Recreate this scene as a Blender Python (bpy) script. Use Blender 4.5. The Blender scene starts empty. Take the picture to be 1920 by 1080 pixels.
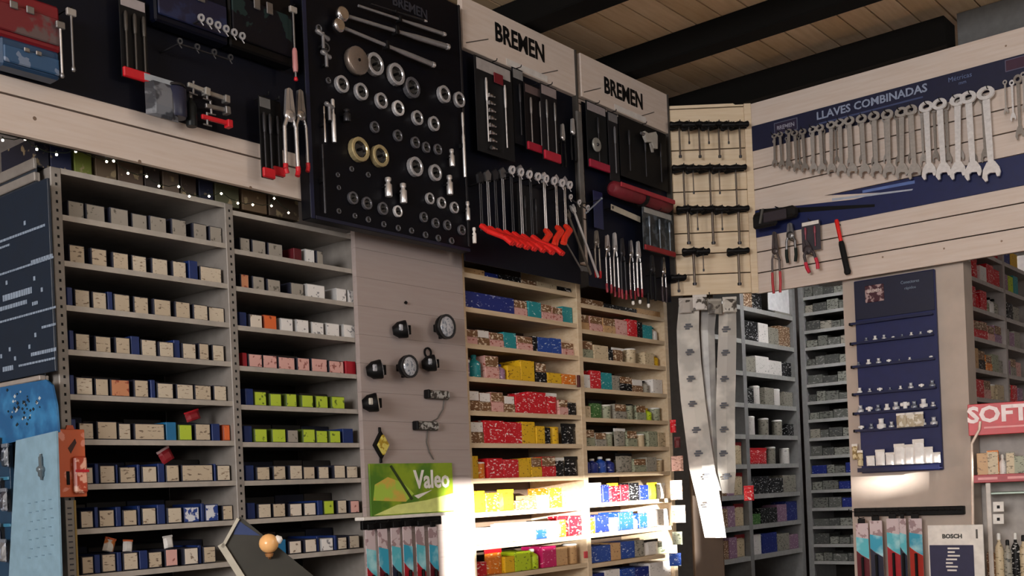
import bpy, math, random
from mathutils import Matrix, Vector
random.seed(7)
C = bpy.context.scene
COL = C.collection
# ------------------------------------------------------------------ camera, world, sun, lamps, exposure
EYE = 1.55; FPX = 2050.0; ROLL = 0.043; PPX, PPY = 960.0, 920.0
cam = bpy.data.cameras.new('camera'); co = bpy.data.objects.new('camera', cam); COL.objects.link(co)
cam.sensor_width = 36; cam.lens = FPX / 1920 * 36; cam.shift_y = (PPY - 540) / 1920; cam.clip_start = .05
sa, ca = math.sin(ROLL), math.cos(ROLL)
M = Matrix(((ca, sa, 0, 0), (0, 0, -1, 0), (-sa, ca, 0, EYE), (0, 0, 0, 1)))
co.matrix_world = M; C.camera = co
C.view_settings.view_transform = 'Standard'; C.view_settings.look = 'None'
C.view_settings.exposure = 0.0; C.view_settings.gamma = 1; C.view_settings.use_curve_mapping = False
w = bpy.data.worlds.new('world'); C.world = w; w.use_nodes = True
bg = w.node_tree.nodes['Background']; bg.inputs[0].default_value = (.75, .85, 1, 1); bg.inputs[1].default_value = .6

ANG1 = math.radians(90 - 39.3); ANG2 = ANG1 - math.pi / 2
class Frame:
    """A vertical wall plane: local x runs to the viewer's right, local y goes into the wall, z up."""
    def __init__(s, ox, oy, ang):
        s.o = (ox, oy); s.a = ang; s.cx, s.sx = math.cos(ang), math.sin(ang)
    def w(s, x, y, z): return (s.o[0] + x * s.cx - y * s.sx, s.o[1] + x * s.sx + y * s.cx, z)
    def hit(s, px, py, off=0.0):
        u = (px - PPX) / FPX; v = (PPY - py) / FPX
        dx = u * ca + v * sa; dz = -u * sa + v * ca; dy = 1.0
        ny = (-s.sx, s.cx)
        num = (s.o[0] * ny[0] + s.o[1] * ny[1]) - off
        t = num / (dx * ny[0] + dy * ny[1])
        X, Y = dx * t - s.o[0], dy * t - s.o[1]
        return X * s.cx + Y * s.sx, EYE + dz * t
def at_depth(px, py, d):
    u = (px - PPX) / FPX; v = (PPY - py) / FPX
    return ((u * ca + v * sa) * d, d)
W = Frame(-1.278, 3.1, ANG1)                   # tool wall and shelving line
SIDE = Frame(-1.278 - .022 * W.cx, 3.1 - .022 * W.sx, ANG2)                # end of the grey shelving, poster on it

def area(name, loc, target, sx, sy, e, col):
    l = bpy.data.lights.new(name, 'AREA'); l.shape = 'RECTANGLE'; l.size = sx; l.size_y = sy; l.energy = e; l.color = col
    o = bpy.data.objects.new(name, l); COL.objects.link(o); o.location = loc
    o.rotation_euler = (Vector(target) - Vector(loc)).to_track_quat('-Z', 'Y').to_euler(); return o
SUN_W = Vector((.35, .93, -.10)).normalized()
sd = Vector((SUN_W.x * W.cx - SUN_W.y * W.sx, SUN_W.x * W.sx + SUN_W.y * W.cx, SUN_W.z))
sl = bpy.data.lights.new('sun', 'SUN'); sl.energy = 42; sl.angle = math.radians(.8); sl.color = (1, .95, .88)
so = bpy.data.objects.new('sun', sl); COL.objects.link(so); so.rotation_euler = sd.to_track_quat('-Z', 'Y').to_euler(); so.location = (2, -3, 4)
area('daylight_shopfront', W.w(.6, -6.6, 2.2), W.w(2.0, 0, 1.9), 3.6, 1.6, 36, (1, .96, .95))
area('daylight_side_window', W.w(-6.6, -3.0, 2.5), W.w(3.2, -1.4, 2.0), 2.4, 1.5, 370, (1, .96, .94))
area('ceiling_light_near', W.w(-.9, -3.2, 3.3), W.w(-.2, -.4, 2.2), 1.2, .3, 5, (1, .94, .88))
area('ceiling_light_aisle', W.w(5.0, -.55, 3.3), W.w(5.3, -.3, 0), .5, .5, 22, (1, .97, .95))
pl_ = bpy.data.lights.new('ceiling_fill', 'POINT'); pl_.energy = 34; pl_.shadow_soft_size = .25; pl_.color = (1, .86, .7)  # added fill that brightens the ceiling planks; no lamp hangs here
plo = bpy.data.objects.new('ceiling_fill', pl_); COL.objects.link(plo); plo.location = W.w(1.2, -3.4, 2.7)

# ------------------------------------------------------------------ materials
MATS = {}
def hexc(c):
    if isinstance(c, tuple): r = c
    else: r = tuple(int(c[i:i + 2], 16) / 255 for i in (0, 2, 4))
    return tuple((x / 12.92 if x <= .04045 else ((x + .055) / 1.055) ** 2.4) for x in r)
def mat(col, rough=.55, metal=0.0, kind=None, col2=None, scale=30, emit=0, alpha=1.0, lo=.5, hi=.56, stretch=(1, 1, 1)):
    key = (col, rough, metal, kind, col2, scale, emit, alpha, lo, stretch)
    if key in MATS: return MATS[key]
    m = bpy.data.materials.new('surface_' + str(len(MATS))); m.use_nodes = True; MATS[key] = m
    nt = m.node_tree; b = nt.nodes['Principled BSDF']; c = (*hexc(col), 1)
    b.inputs['Base Color'].default_value = c; b.inputs['Roughness'].default_value = rough; b.inputs['Metallic'].default_value = metal
    m.diffuse_color = c
    tc = nt.nodes.new('ShaderNodeTexCoord'); mp = nt.nodes.new('ShaderNodeMapping'); nt.links.new(tc.outputs['Object'], mp.inputs[0])
    mp.inputs['Scale'].default_value = stretch
    oi = nt.nodes.new('ShaderNodeObjectInfo'); cm = nt.nodes.new('ShaderNodeCombineXYZ'); mu = nt.nodes.new('ShaderNodeMath'); mu.operation = 'MULTIPLY'; mu.inputs[1].default_value = 37
    nt.links.new(oi.outputs['Random'], mu.inputs[0]); nt.links.new(mu.outputs[0], cm.inputs[0]); nt.links.new(mu.outputs[0], cm.inputs[1]); nt.links.new(cm.outputs[0], mp.inputs['Location'])
    nz = nt.nodes.new('ShaderNodeTexNoise'); nz.inputs['Scale'].default_value = scale; nz.inputs['Detail'].default_value = 3
    nt.links.new(mp.outputs[0], nz.inputs['Vector'])
    rp = nt.nodes.new('ShaderNodeValToRGB')
    if kind == 'print':
        rp.color_ramp.elements[0].position = lo; rp.color_ramp.elements[1].position = hi
        rp.color_ramp.elements[0].color = c; rp.color_ramp.elements[1].color = (*hexc(col2), 1)
    elif kind == 'wood':
        rp.color_ramp.elements[0].position = .3; rp.color_ramp.elements[1].position = .7
        rp.color_ramp.elements[0].color = c; rp.color_ramp.elements[1].color = (*hexc(col2), 1)
    else:
        rp.color_ramp.elements[0].position = .25; rp.color_ramp.elements[1].position = .75
        rp.color_ramp.elements[0].color = tuple(x * .86 for x in c[:3]) + (1,); rp.color_ramp.elements[1].color = tuple(min(1, x * 1.1) for x in c[:3]) + (1,)
    nt.links.new(nz.outputs['Fac'], rp.inputs[0]); nt.links.new(rp.outputs[0], b.inputs['Base Color'])
    if max(c[:3]) < .02 and not metal: b.inputs['Specular IOR Level'].default_value = .2
    if emit: b.inputs['Emission Color'].default_value = c; b.inputs['Emission Strength'].default_value = emit
    if alpha < 1: b.inputs['Alpha'].default_value = alpha
    return m
def wood(a='C9B7A0', b='BBA68C'): return mat(a, .6, 0, 'wood', b, 6, stretch=(1, 8, 14))
PINE = wood('D2C5BC', 'CABAAE'); PINE_W = wood('DCCAB0', 'D2BC9C'); PALE = wood('A89C98', 'A49692')
CHROME = mat('D8D8DC', .22, 1.0); STEEL = mat('8E8E90', .38, .9); DARKSTEEL = mat('3A3A3E', .4, .7); BRIGHT = mat('F2F2F4', .3, .75)
BLACK = mat('0C0C0E', .5); RUBBER = mat('141416', .7); NAVY = mat('070916', .6); NAVY2 = mat('0C1434', .5); BLUE = mat('16357E', .5); RED = mat('C01020', .45); RED2 = mat('E0201C', .45)
GREY = mat('8F8C84', .5); GREYD = mat('55534F', .6); WHITE = mat('E6E2DC', .5); CLEAR = mat('C8CCD0', .15, alpha=.45)
KRAFT = mat('C2B39C', .6, 0, 'print', '6B5A4A', 55, lo=.6, hi=.66, stretch=(1, 1, 3))
KRAFT2 = mat('CCC0AC', .6, 0, 'print', '8A7760', 60, lo=.6, hi=.66, stretch=(1, 1, 3))
ORANGE = mat('DC6A34', .5, 0, 'print', '7A2A18', 40, lo=.6, hi=.64); LIME = mat('B4CC3A', .5, 0, 'print', '5E7420', 60, lo=.62, hi=.66)

# ------------------------------------------------------------------ mesh builder
class MB:
    def __init__(s): s.v = []; s.f = []; s.m = []; s.s = []
    def add(s, vs, fs, mi=0, sm=False):
        n = len(s.v); s.v += vs
        for f in fs: s.f.append(tuple(n + i for i in f)); s.m.append(mi); s.s.append(sm)
        return s
    def box(s, x0, x1, y0, y1, z0, z1, mi=0):
        vs = [(x, y, z) for z in (z0, z1) for y in (y0, y1) for x in (x0, x1)]
        return s.add(vs, [(0, 2, 3, 1), (4, 5, 7, 6), (0, 1, 5, 4), (2, 6, 7, 3), (0, 4, 6, 2), (1, 3, 7, 5)], mi)
    def rbox(s, x0, x1, y0, y1, z0, z1, b=.002, mi=0):
        xs = (x0, x0 + b, x1 - b, x1); ys = (y0, y0 + b, y1 - b, y1); zs = (z0, z0 + b, z1 - b, z1)
        V = {}; vs = []
        for i, X in ((0, 0), (1, 3)):
            for j, Y in ((0, 0), (1, 3)):
                for k, Z in ((0, 0), (1, 3)):
                    xi = (0, 1) if i == 0 else (3, 2); yi = (0, 1) if j == 0 else (3, 2); zi = (0, 1) if k == 0 else (3, 2)
                    for ax, p in enumerate(((xs[xi[0]], ys[yi[1]], zs[zi[1]]), (xs[xi[1]], ys[yi[0]], zs[zi[1]]), (xs[xi[1]], ys[yi[1]], zs[zi[0]]))):
                        V[(i, j, k, ax)] = len(vs); vs.append(p)
        fs = []
        q = ((0, 0), (1, 0), (1, 1), (0, 1))
        for e in (0, 1):
            fs.append([V[(e, a, b_, 0)] for a, b_ in q][::1 if e else -1])
            fs.append([V[(a, e, b_, 1)] for a, b_ in q][::-1 if e else 1])
            fs.append([V[(a, b_, e, 2)] for a, b_ in q][::1 if e else -1])
        for a in (0, 1):
            for b_ in (0, 1):
                sg = (a == b_)
                fs.append([V[(a, b_, 0, 0)], V[(a, b_, 0, 1)], V[(a, b_, 1, 1)], V[(a, b_, 1, 0)]][::1 if not sg else -1])
                fs.append([V[(a, 0, b_, 0)], V[(a, 0, b_, 2)], V[(a, 1, b_, 2)], V[(a, 1, b_, 0)]][::-1 if not sg else 1])
                fs.append([V[(0, a, b_, 1)], V[(0, a, b_, 2)], V[(1, a, b_, 2)], V[(1, a, b_, 1)]][::1 if not sg else -1])
        for i in (0, 1):
            for j in (0, 1):
                for k in (0, 1): fs.append([V[(i, j, k, 0)], V[(i, j, k, 1)], V[(i, j, k, 2)]])
        return s.add(vs, fs, mi)
    def prism(s, poly, y0, y1, mi=0):
        n = len(poly); vs = [(x, y0, z) for x, z in poly] + [(x, y1, z) for x, z in poly]
        return s.add(vs, [tuple(range(n)), tuple(range(2 * n - 1, n - 1, -1))] + [(i, n + i, n + (i + 1) % n, (i + 1) % n) for i in range(n)], mi)
    def rev(s, o, ax, prof, n=12, mi=0, sm=True):
        a = Vector(ax).normalized(); u = a.orthogonal().normalized(); v = a.cross(u); o = Vector(o); vs = []; fs = []
        for r, t in prof:
            for k in range(n):
                p = o + a * t + (u * math.cos(2 * math.pi * k / n) + v * math.sin(2 * math.pi * k / n)) * r; vs.append(tuple(p))
        for j in range(len(prof) - 1):
            for k in range(n): fs.append((j * n + k, j * n + (k + 1) % n, (j + 1) * n + (k + 1) % n, (j + 1) * n + k))
        s.add(vs, fs, mi, sm)
        m = len(prof) - 1
        return s.add(vs[:n] + vs[m * n:], [tuple(range(n - 1, -1, -1)), tuple(range(n, 2 * n))], mi)
    def cyl(s, p0, p1, r0, r1=None, n=8, mi=0):
        d = Vector(p1) - Vector(p0); return s.rev(p0, d, [(r0, 0), (r0 if r1 is None else r1, d.length)], n, mi)
    def tube(s, pts, r, n=6, mi=0):
        for a, b in zip(pts, pts[1:]): s.cyl(a, b, r, r, n, mi)
        return s
    def ring(s, o, ax, R, r, n=16, mi=0, h=None):
        h = h or r
        return s.rev_open(o, ax, [(R - r, -h), (R + r, -h), (R + r, h), (R - r, h), (R - r, -h)], n, mi)
    def rev_open(s, o, ax, prof, n=12, mi=0):
        a = Vector(ax).normalized(); u = a.orthogonal().normalized(); v = a.cross(u); o = Vector(o); vs = []; fs = []
        for r, t in prof:
            for k in range(n): vs.append(tuple(o + a * t + (u * math.cos(2 * math.pi * k / n) + v * math.sin(2 * math.pi * k / n)) * r))
        for j in range(len(prof) - 1):
            for k in range(n): fs.append((j * n + k, j * n + (k + 1) % n, (j + 1) * n + (k + 1) % n, (j + 1) * n + k))
        return s.add(vs, fs, mi)
    def ball(s, o, r, n=8, mi=0, sz=1):
        return s.rev(o, (0, 0, 1), [(r * math.sin(math.pi * i / 6) + 1e-5, -r * sz * math.cos(math.pi * i / 6)) for i in range(7)], n, mi)
    def mesh(s, name, mats):
        me = bpy.data.meshes.new(name); me.from_pydata(s.v, [], s.f)
        for m in (mats if isinstance(mats, (list, tuple)) else [mats]): me.materials.append(m)
        me.polygons.foreach_set('material_index', s.m); me.polygons.foreach_set('use_smooth', s.s); me.update(); return me
def link(name, me, parent=None, **k):
    o = bpy.data.objects.new(name, me); COL.objects.link(o)
    if parent is not None: o.parent = parent
    for a, b in k.items(): o[a] = b
    return o
LABELS = {}
def thing(name, fr, x, y, z, label, cat, group=None, me=None, tilt=0.0):
    o = bpy.data.objects.new(name, me); COL.objects.link(o); o.location = fr.w(x, y, z); o.rotation_euler = (0, tilt, fr.a)
    o['label'] = label; o['category'] = cat
    if group: o['group'] = group
    if label in LABELS and not group: print('DUP LABEL', label)
    LABELS[label] = 1
    return o
def part(name, mb, mats, parent, **k): return link(name, mb.mesh(name, mats), parent, **k)
def struct(name, fr, x=0, y=0, z=0, me=None):
    o = bpy.data.objects.new(name, me); COL.objects.link(o); o.location = fr.w(x, y, z); o.rotation_euler = (0, 0, fr.a); o['kind'] = 'structure'; return o
def text(s, size, m, parent, x, y, z, name='lettering', bold=0, ext=.0008, shear=0, sx=1):
    c = bpy.data.curves.new(name, 'FONT'); c.body = s; c.size = size; c.extrude = ext; c.offset = bold; c.shear = shear; c.align_x = 'CENTER'; c.align_y = 'CENTER'; c.resolution_u = 2
    c.materials.append(m); o = bpy.data.objects.new(name, c); COL.objects.link(o); o.parent = parent; o.location = (x, y, z); o.rotation_euler = (math.pi / 2, 0, 0); o.scale = (sx, 1, 1); return o
ORD = 'first second third fourth fifth sixth seventh eighth ninth tenth eleventh twelfth thirteenth fourteenth fifteenth sixteenth seventeenth eighteenth nineteenth twentieth twenty-first twenty-second twenty-third twenty-fourth twenty-fifth twenty-sixth twenty-seventh twenty-eighth twenty-ninth thirtieth'.split()

# ------------------------------------------------------------------ room shell
XW0, XW1, YW0, YW1, HC = -7.2, 6.9, -7.4, 1.0, 3.92
def shell(name, a, b, c, d, e, f, m):
    return struct(name, W, me=MB().box(a, b, c, d, e, f).mesh(name, m))
shell('floor', XW0, XW1, YW0, YW1, -.05, 0, mat('8A8078', .35, scale=4))
PL = mat('8C8582', .7)
shell('wall_left', XW0, XW1, YW1, YW1 + .1, 0, HC + .3, PL)
shell('wall_far', XW1, XW1 + .1, YW0, YW1, 0, HC + .3, PL)
shell('wall_near', XW0 - .1, XW0, YW0, YW1, 0, HC + .3, PL)
# shop-front wall behind the camera ; unseen openings cut to shape the sun patches
def proj(fr, px, py, off=0):                   # where the sunbeam that reaches this spot passes the front wall, in W coordinates
    x, z = fr.hit(px, py, off); X, Y, _ = fr.w(x, -off, z)
    X -= W.o[0]; Y -= W.o[1]; xw = X * W.cx + Y * W.sx; yw = -X * W.sx + Y * W.cx
    t = (YW0 - yw) / SUN_W.y
    return xw + t * SUN_W.x, z + t * SUN_W.z

# ---- tool wall: slatted boards above the shelving
OFF1 = .10
HB = W.hit(200, 290, OFF1)[1]                  # bottom edge height
HT = W.hit(1080, 103, OFF1)[1]                 # top edge height
X1R = W.hit(1250, 400, OFF1)[0]
PITCH = .105
def slat_run(root, x0, x1, zb, zt, y0, m, gap=.006, th=.018, pitch=PITCH, zstart=None):
    n = 0; z = zb if zstart is None else zstart
    while z < zt - .005:
        z2 = min(z + pitch - gap, zt)
        part('slat', MB().prism([(x0, z), (x1, z), (x1, z2 - .003), (x1, z2), (x0, z2), (x0, z2 - .003)], y0, y0 + th), m, root)
        z += pitch; n += 1
DARKBACK = mat('1C1916', .8)
r = struct('wall_left_tools', W)
xa = W.hit(-60, 250, OFF1)[0]
slat_run(r, xa - .3, X1R, HB, HT - .05, -OFF1, PINE)
for kx, ky in ((65, 222), (262, 303), (470, 352)):
    x, z = W.hit(kx, ky, OFF1); part('knot', MB().rev((x, -OFF1 + .001, z), (0, -1, 0), [(.006, 0), (.0055, .0014)], 12), mat('7A6656', .7), r)
part('backing_board', MB().box(xa - .3, X1R, -OFF1 + .019, -OFF1 + .035, HB + .002, HT - .05), DARKBACK, r)
# corner wall and right tool wall
cx0, cy0 = W.w(X1R, -OFF1, 0)[:2]
CF = Frame(cx0, cy0, 0.0)
cwid = CF.hit(1412, 380)[0]
CT = CF.hit(1300, 197)[1]; CB = CF.hit(1300, 553)[1]
r = struct('wall_corner', CF)
slat_run(r, 0.004, cwid, CB, CT, 0, PINE_W)
part('backing_board', MB().box(.004, cwid, .019, .035, CB + .002, CT), DARKBACK, r)
part('edge_trim', MB().box(cwid - .028, cwid + .006, -.012, .0, CB - .005, CT + .01), PINE_W, r)
V = Frame(cx0 + cwid, cy0, ANG2)
VT = V.hit(1670, 121)[1]; VB = V.hit(1690, 507)[1]
VXR = V.hit(1980, 300)[0] + .3
r = struct('wall_right_tools', V)
slat_run(r, .0, VXR, VB, VT - .2, 0, PINE)
for kx, ky in ((1655, 482), (1878, 452), (1770, 466), (1886, 86)):
    x, z = V.hit(kx, ky, 0); part('knot', MB().rev((x, .001, z), (0, -1, 0), [(.005, 0), (.0045, .0014)], 12), mat('8A7462', .7), r)
part('top_board', MB().prism([(0, VT - .2 + .004), (VXR, VT - .2 + .004), (VXR, VT), (0, VT)], 0, .018), PINE, r)
part('backing_board', MB().box(0, VXR, .019, .035, VB + .002, VT - .002), DARKBACK, r)

# ---- ceiling: planks along the tool wall, dark beams across
CZ = max(HT, VT) + .13
r = struct('ceiling', W)
CPL = [wood('DCC2A0', 'CDB08A'), wood('D2B894', 'C4A680'), wood('E0C8A8', 'D0B490')]
y = -4.6; k = 0
while y < YW1:
    part('plank', MB().box(XW0, XW1, y, y + .120, CZ, CZ + .02), CPL[k % 3], r); y += .128; k += 1
part('dark_boarding', MB().box(XW0, XW1, YW0, YW1, CZ + .021, CZ + .05), mat('3A3028', .8), r)
BM = mat('060504', .9)
def wall_x_at(px, py, off=OFF1):
    return W.hit(px, py, off)[0]
def ray_z(px, py, z):                          # where a view ray meets the height z, x along the tool wall
    u = (px - PPX) / FPX; v = (PPY - py) / FPX; dx = u * ca + v * sa; dz = -u * sa + v * ca; t = (z - EYE) / dz
    X, Y = dx * t - W.o[0], t - W.o[1]; return X * W.cx + Y * W.sx
BZ = HT + .015
beams = [(ray_z(950, 5, CZ), ray_z(1110, 28, BZ)), (ray_z(1250, 64, CZ), ray_z(1290, 119, BZ))]
print('BEAMS', beams)
for a, b in beams:
    o = struct('trim_1', W, 0, 0, 0, MB().rbox(a, max(b, a + .05), -4.6, YW1, BZ, CZ - .001, .006).mesh('beam', BM))
# third beam lies over the right tool wall and ends short
bx1 = V.hit(1779, 75)[0]
struct('trim_2', V, 0, 0, 0, MB().rbox(-.75, bx1, -.05, .10, VT + .002, VT + .135, .006).mesh('beam', BM))
struct('wall_upper_grey', V, 0, 0, 0, MB().box(bx1 + .004, VXR + 1.2, .12, .16, VT - .2, CZ - .003).mesh('grey_wall', mat('5E5F60', .7)))

# ------------------------------------------------------------------ goods builders
def carton(fr, x0, x1, y, z, h, d, body, front, name, label, cat, group, inset=.0015, tilt=0):
    w_ = x1 - x0
    o = thing(name, fr, (x0 + x1) / 2, y, z, label, cat, group, MB().rbox(-w_ / 2, w_ / 2, 0, d, 0, h, min(.0015, w_ / 6)).mesh(name, body), tilt)
    if front is not None:
        i = min(inset * 2, w_ * .12)
        p = MB().rbox(-w_ / 2 + i, w_ / 2 - i, -.0012, .0, h * .05, h * .95, .0005)
        part('front_panel', p, front, o)
    return o
def bottle(fr, x, y, z, h, r_, body, capm, label, name='bottle', cat='bottle', group=None):
    o = thing(name, fr, x, y, z, label, cat, group, MB().rev((0, 0, 0), (0, 0, 1), [(r_ * .9, 0), (r_, h * .05), (r_, h * .6), (r_ * .85, h * .7), (r_ * .35, h * .8), (r_ * .33, h * .86)], 12).mesh(name, body))
    part('cap', MB().rev((0, 0, h * .855), (0, 0, 1), [(r_ * .42, 0), (r_ * .42, h * .12), (r_ * .3, h * .145)], 10), capm, o); return o
def can(fr, x, y, z, h, r_, body, capm, label, name='can', cat='can', group=None):
    o = thing(name, fr, x, y, z, label, cat, group, MB().rev((0, 0, 0), (0, 0, 1), [(r_ * .95, 0), (r_, .003), (r_, h * .9)], 14).mesh(name, body))
    part('lid', MB().rev((0, 0, h * .9), (0, 0, 1), [(r_ * 1.04, 0), (r_ * 1.04, h * .07), (r_ * .8, h * .1)], 14), capm, o); return o
def pouch(fr, x, y, z, w_, h, body, top, label, name='pouch', cat='package', group=None, t=.02, tilt=0):
    mb = MB(); n = 6
    prof = [(0, .25), (.06, .8), (.3, 1), (.7, .8), (.92, .3), (1, .06)]
    vs = []; fs = []
    for a, b in prof:
        hw = w_ / 2 * (1 - .04 * math.sin(a * 9)); tt = t / 2 * b
        vs += [(-hw, 0, a * h), (-hw * .5, -tt, a * h), (hw * .5, -tt, a * h), (hw, 0, a * h), (hw * .5, tt, a * h), (-hw * .5, tt, a * h)]
    for j in range(5):
        for k in range(6): fs.append((j * 6 + k, j * 6 + (k + 1) % 6, (j + 1) * 6 + (k + 1) % 6, (j + 1) * 6 + k))
    fs += [tuple(range(5, -1, -1)), tuple(range(30, 36))]
    mb.add(vs, fs)
    o = thing(name, fr, x, y, z, label, cat, group, mb.mesh(name, body), tilt)
    part('header_card', MB().rbox(-w_ / 2, w_ / 2, -.003, .003, h * .9, h * 1.08, .0008), top, o); return o

def P(px, py, fr=W, off=0): return fr.hit(px, py, off)
def shelf_unit(name, fr, uprights, zs, depth, mu, ms, label, lip=.018, y=0, uw=.03, ztop=None, back=None, holes=False, zbot=0.0, group=None, spans=None):
    """uprights: local x centres; zs: one list of shelf heights per bay."""
    o = thing(name, fr, 0, y, 0, label, 'shelving', group)
    top = ztop if ztop is not None else max(max(b) for b in zs) + .03
    for k, ux in enumerate(uprights):
        u = part('upright', MB().rbox(ux - uw / 2, ux + uw / 2, -.004, depth, zbot, top, .002), mu, o)
        if holes:
            hm = MB(); z = .6
            while z < top - .02: hm.box(ux - .003, ux + .003, -.0052, -.0042, z, z + .008); z += .025
            part('slot_holes', hm, mat('1A1A1A', .8), u, kind='stuff')
    for b, zl in enumerate(zs):
        xa_, xb_ = uprights[b] + uw / 2, uprights[b + 1] - uw / 2
        for z in zl:
            part('shelf', MB().box(xa_, xb_, 0, depth - .002, z - .006, z - .001).box(xa_, xb_, -.002, .004, z - lip, z), ms, o)
        part('back_panel', MB().box(xa_, xb_, depth - .001, depth + .006, zbot + .05, top - .01), back or mat('34302C', .8), o)
    return o

# ------------------------------------------------------------------ grey shelving on the near side
bayA_L = [(131, y) for y in (319, 404, 489, 571, 653.5, 737, 822, 908, 995, 1084)]
bayA_R = [(431, y) for y in (383, 459, 534, 607, 680, 754, 828, 902, 974, 1050)]
zA = [(P(*a)[1] + P(*b)[1]) / 2 for a, b in zip(bayA_L, bayA_R)]
zB = [(P(458, a)[1] + P(672, b)[1]) / 2 for a, b in ((399, 443), (470, 507), (541, 567), (613, 633), (688, 701), (761, 766), (830, 830), (900, 898), (973, 963), (1046, 1030))]
UA, UB, UC = P(117, 650)[0], P(441, 700)[0], P(678, 700)[0] + .018
zA2 = zA + [zA[-1] - .126 * i for i in range(1, 8)]; zB2 = zB + [zB[-1] - .126 * i for i in range(1, 8)]
GM = mat('8E8882', .45, .1); GS = mat('B0AAA2', .4, .1)
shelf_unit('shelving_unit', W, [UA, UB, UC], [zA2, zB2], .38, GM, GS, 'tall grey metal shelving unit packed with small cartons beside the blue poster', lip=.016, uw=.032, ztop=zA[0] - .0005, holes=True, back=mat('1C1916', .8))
def T(lst, sc, ox): return [(a / sc + ox, b / sc + ox, c) for a, b, c in lst]
k = 'k'; b = 'b'; l = 'l'; o_ = 'o'; g = 'g'; wh = 'w'; t = 't'; p = 'p'; rd = 'r'; dk = 'd'
rowsA = [
 T([(300,372,g),(377,460,g),(475,555,g),(570,638,g),(642,715,g),(735,800,g),(825,885,g),(892,958,g)], 2.249, 0),
 T([(305,375,k),(395,465,k),(485,555,k),(570,635,k),(655,725,k),(740,800,k),(808,846,b),(852,945,k)], 2.249, 0),
 T([(300,326,b),(330,398,k),(402,465,k),(469,492,b),(495,565,k),(580,645,k),(660,735,k),(750,815,k),(825,888,k),(892,962,k)], 2.249, 0),
 T([(305,326,b),(330,395,k),(415,485,k),(500,565,k),(569,607,b),(611,678,k),(681,745,k),(749,777,b),(780,840,k),(850,895,k),(910,962,k)], 2.249, 0),
 T([(370,395,b),(400,490,k),(500,572,k),(576,675,'ko'),(695,770,k),(778,803,b),(810,895,k),(910,998,k),(1002,1088,k),(1100,1168,k)], 2.7, 0),
 T([(372,402,b),(410,490,k),(505,610,k),(615,682,k),(695,850,k),(858,912,t),(920,990,l),(1005,1085,k),(1090,1132,b),(1145,1185,o_)], 2.7, 0),
 T([(440,490,k),(494,516,b),(520,602,k),(606,618,b),(622,707,k),(712,728,b),(732,810,k),(814,850,b),(855,925,k),(935,1095,k),(1100,1112,b),(1115,1185,k)], 2.7, 0),
 T([(420,490,k),(493,513,b),(517,600,k),(604,632,b),(637,712,k),(716,732,b),(737,812,k),(816,858,b),(862,938,k),(950,1030,'bw'),(1034,1052,b),(1055,1125,'bw'),(1145,1200,k)], 2.7, 0),
 T([(425,490,k),(494,526,b),(530,605,k),(609,632,b),(636,715,k),(720,764,b),(768,842,k),(855,922,p),(945,1020,'kw'),(1024,1042,b),(1045,1110,k)], 2.7, 0),
]
BBODY = mat('142C66', .5); KB = mat('A08860', .6); DKB = mat('1A1C2C', .6)
PAL = {'k': (DKB, KRAFT, 'kraft fronted carton'), 'b': (BBODY, None, 'narrow plain blue carton'), 'g': (DKB, mat('9A948A', .6, 0, 'print', '5A564E', 60, lo=.6, hi=.66), 'dull grey fronted carton'),
 'l': (mat('44561C', .5), LIME, 'lime fronted carton'), 'o': (mat('8A3A1C', .5), ORANGE, 'orange fronted carton'), 'ko': (DKB, mat('C98A64', .6, 0, 'print', '9A4A34', 50, lo=.56, hi=.62), 'orange tinted carton'),
 't': (mat('1C6C9C', .5), None, 'teal blue carton'), 'p': (DKB, mat('D8A8A0', .6, 0, 'print', '9A6058', 60, lo=.6, hi=.64), 'pink fronted carton'), 'r': (mat('A01828', .5), None, 'red carton'),
 'w': (mat('A8A8A8', .5), mat('E8E6E4', .5, 0, 'print', '8C8C90', 60, lo=.6, hi=.64), 'white fronted carton'), 'bw': (BBODY, mat('D8DCE4', .5, 0, 'print', '22408C', 40, lo=.5, hi=.54), 'blue carton with white band'),
 'kw': (DKB, mat('DCD2C4', .5, 0, 'print', '8C7C6C', 60, lo=.6, hi=.64), 'cream fronted carton'), 'd': (mat('5C1820', .5), None, 'dark red carton')}
KR = [KRAFT, KRAFT2]
def stock(fr, rows, zs, yrows, place, group, off=0, hh=.052, d=.16, seed=3, y=.012):
    rnd = random.Random(seed)
    for i, row in enumerate(rows):
        for j, (a, bb, c) in enumerate(row):
            ym = yrows[i]
            xa_, xb_ = fr.hit(a, ym, off)[0], fr.hit(bb, ym, off)[0]
            if place.startswith('poster'): xb_ = min(xb_, UB - .0185)
            body, front, ds = PAL[c]
            if c == 'k': front = rnd.choice(KR)
            h = hh * rnd.uniform(.93, 1.05) * (1.12 if c in 'bt' else 1)
            lab = f'{ds}, {ORD[j]} from left on the {ORD[i]} filled shelf, {place}'
            carton(fr, xa_ + .001, xb_ - .001, -off + y + rnd.uniform(0, .008), zs[i] + .0008, h, d, body, front, 'carton', lab, 'box', group)
stock(W, rowsA, zA[1:], [430, 510, 590, 667, 745, 825, 905, 984, 1067], 'poster end bay', 'small cartons on the poster end shelving bay')
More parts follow.
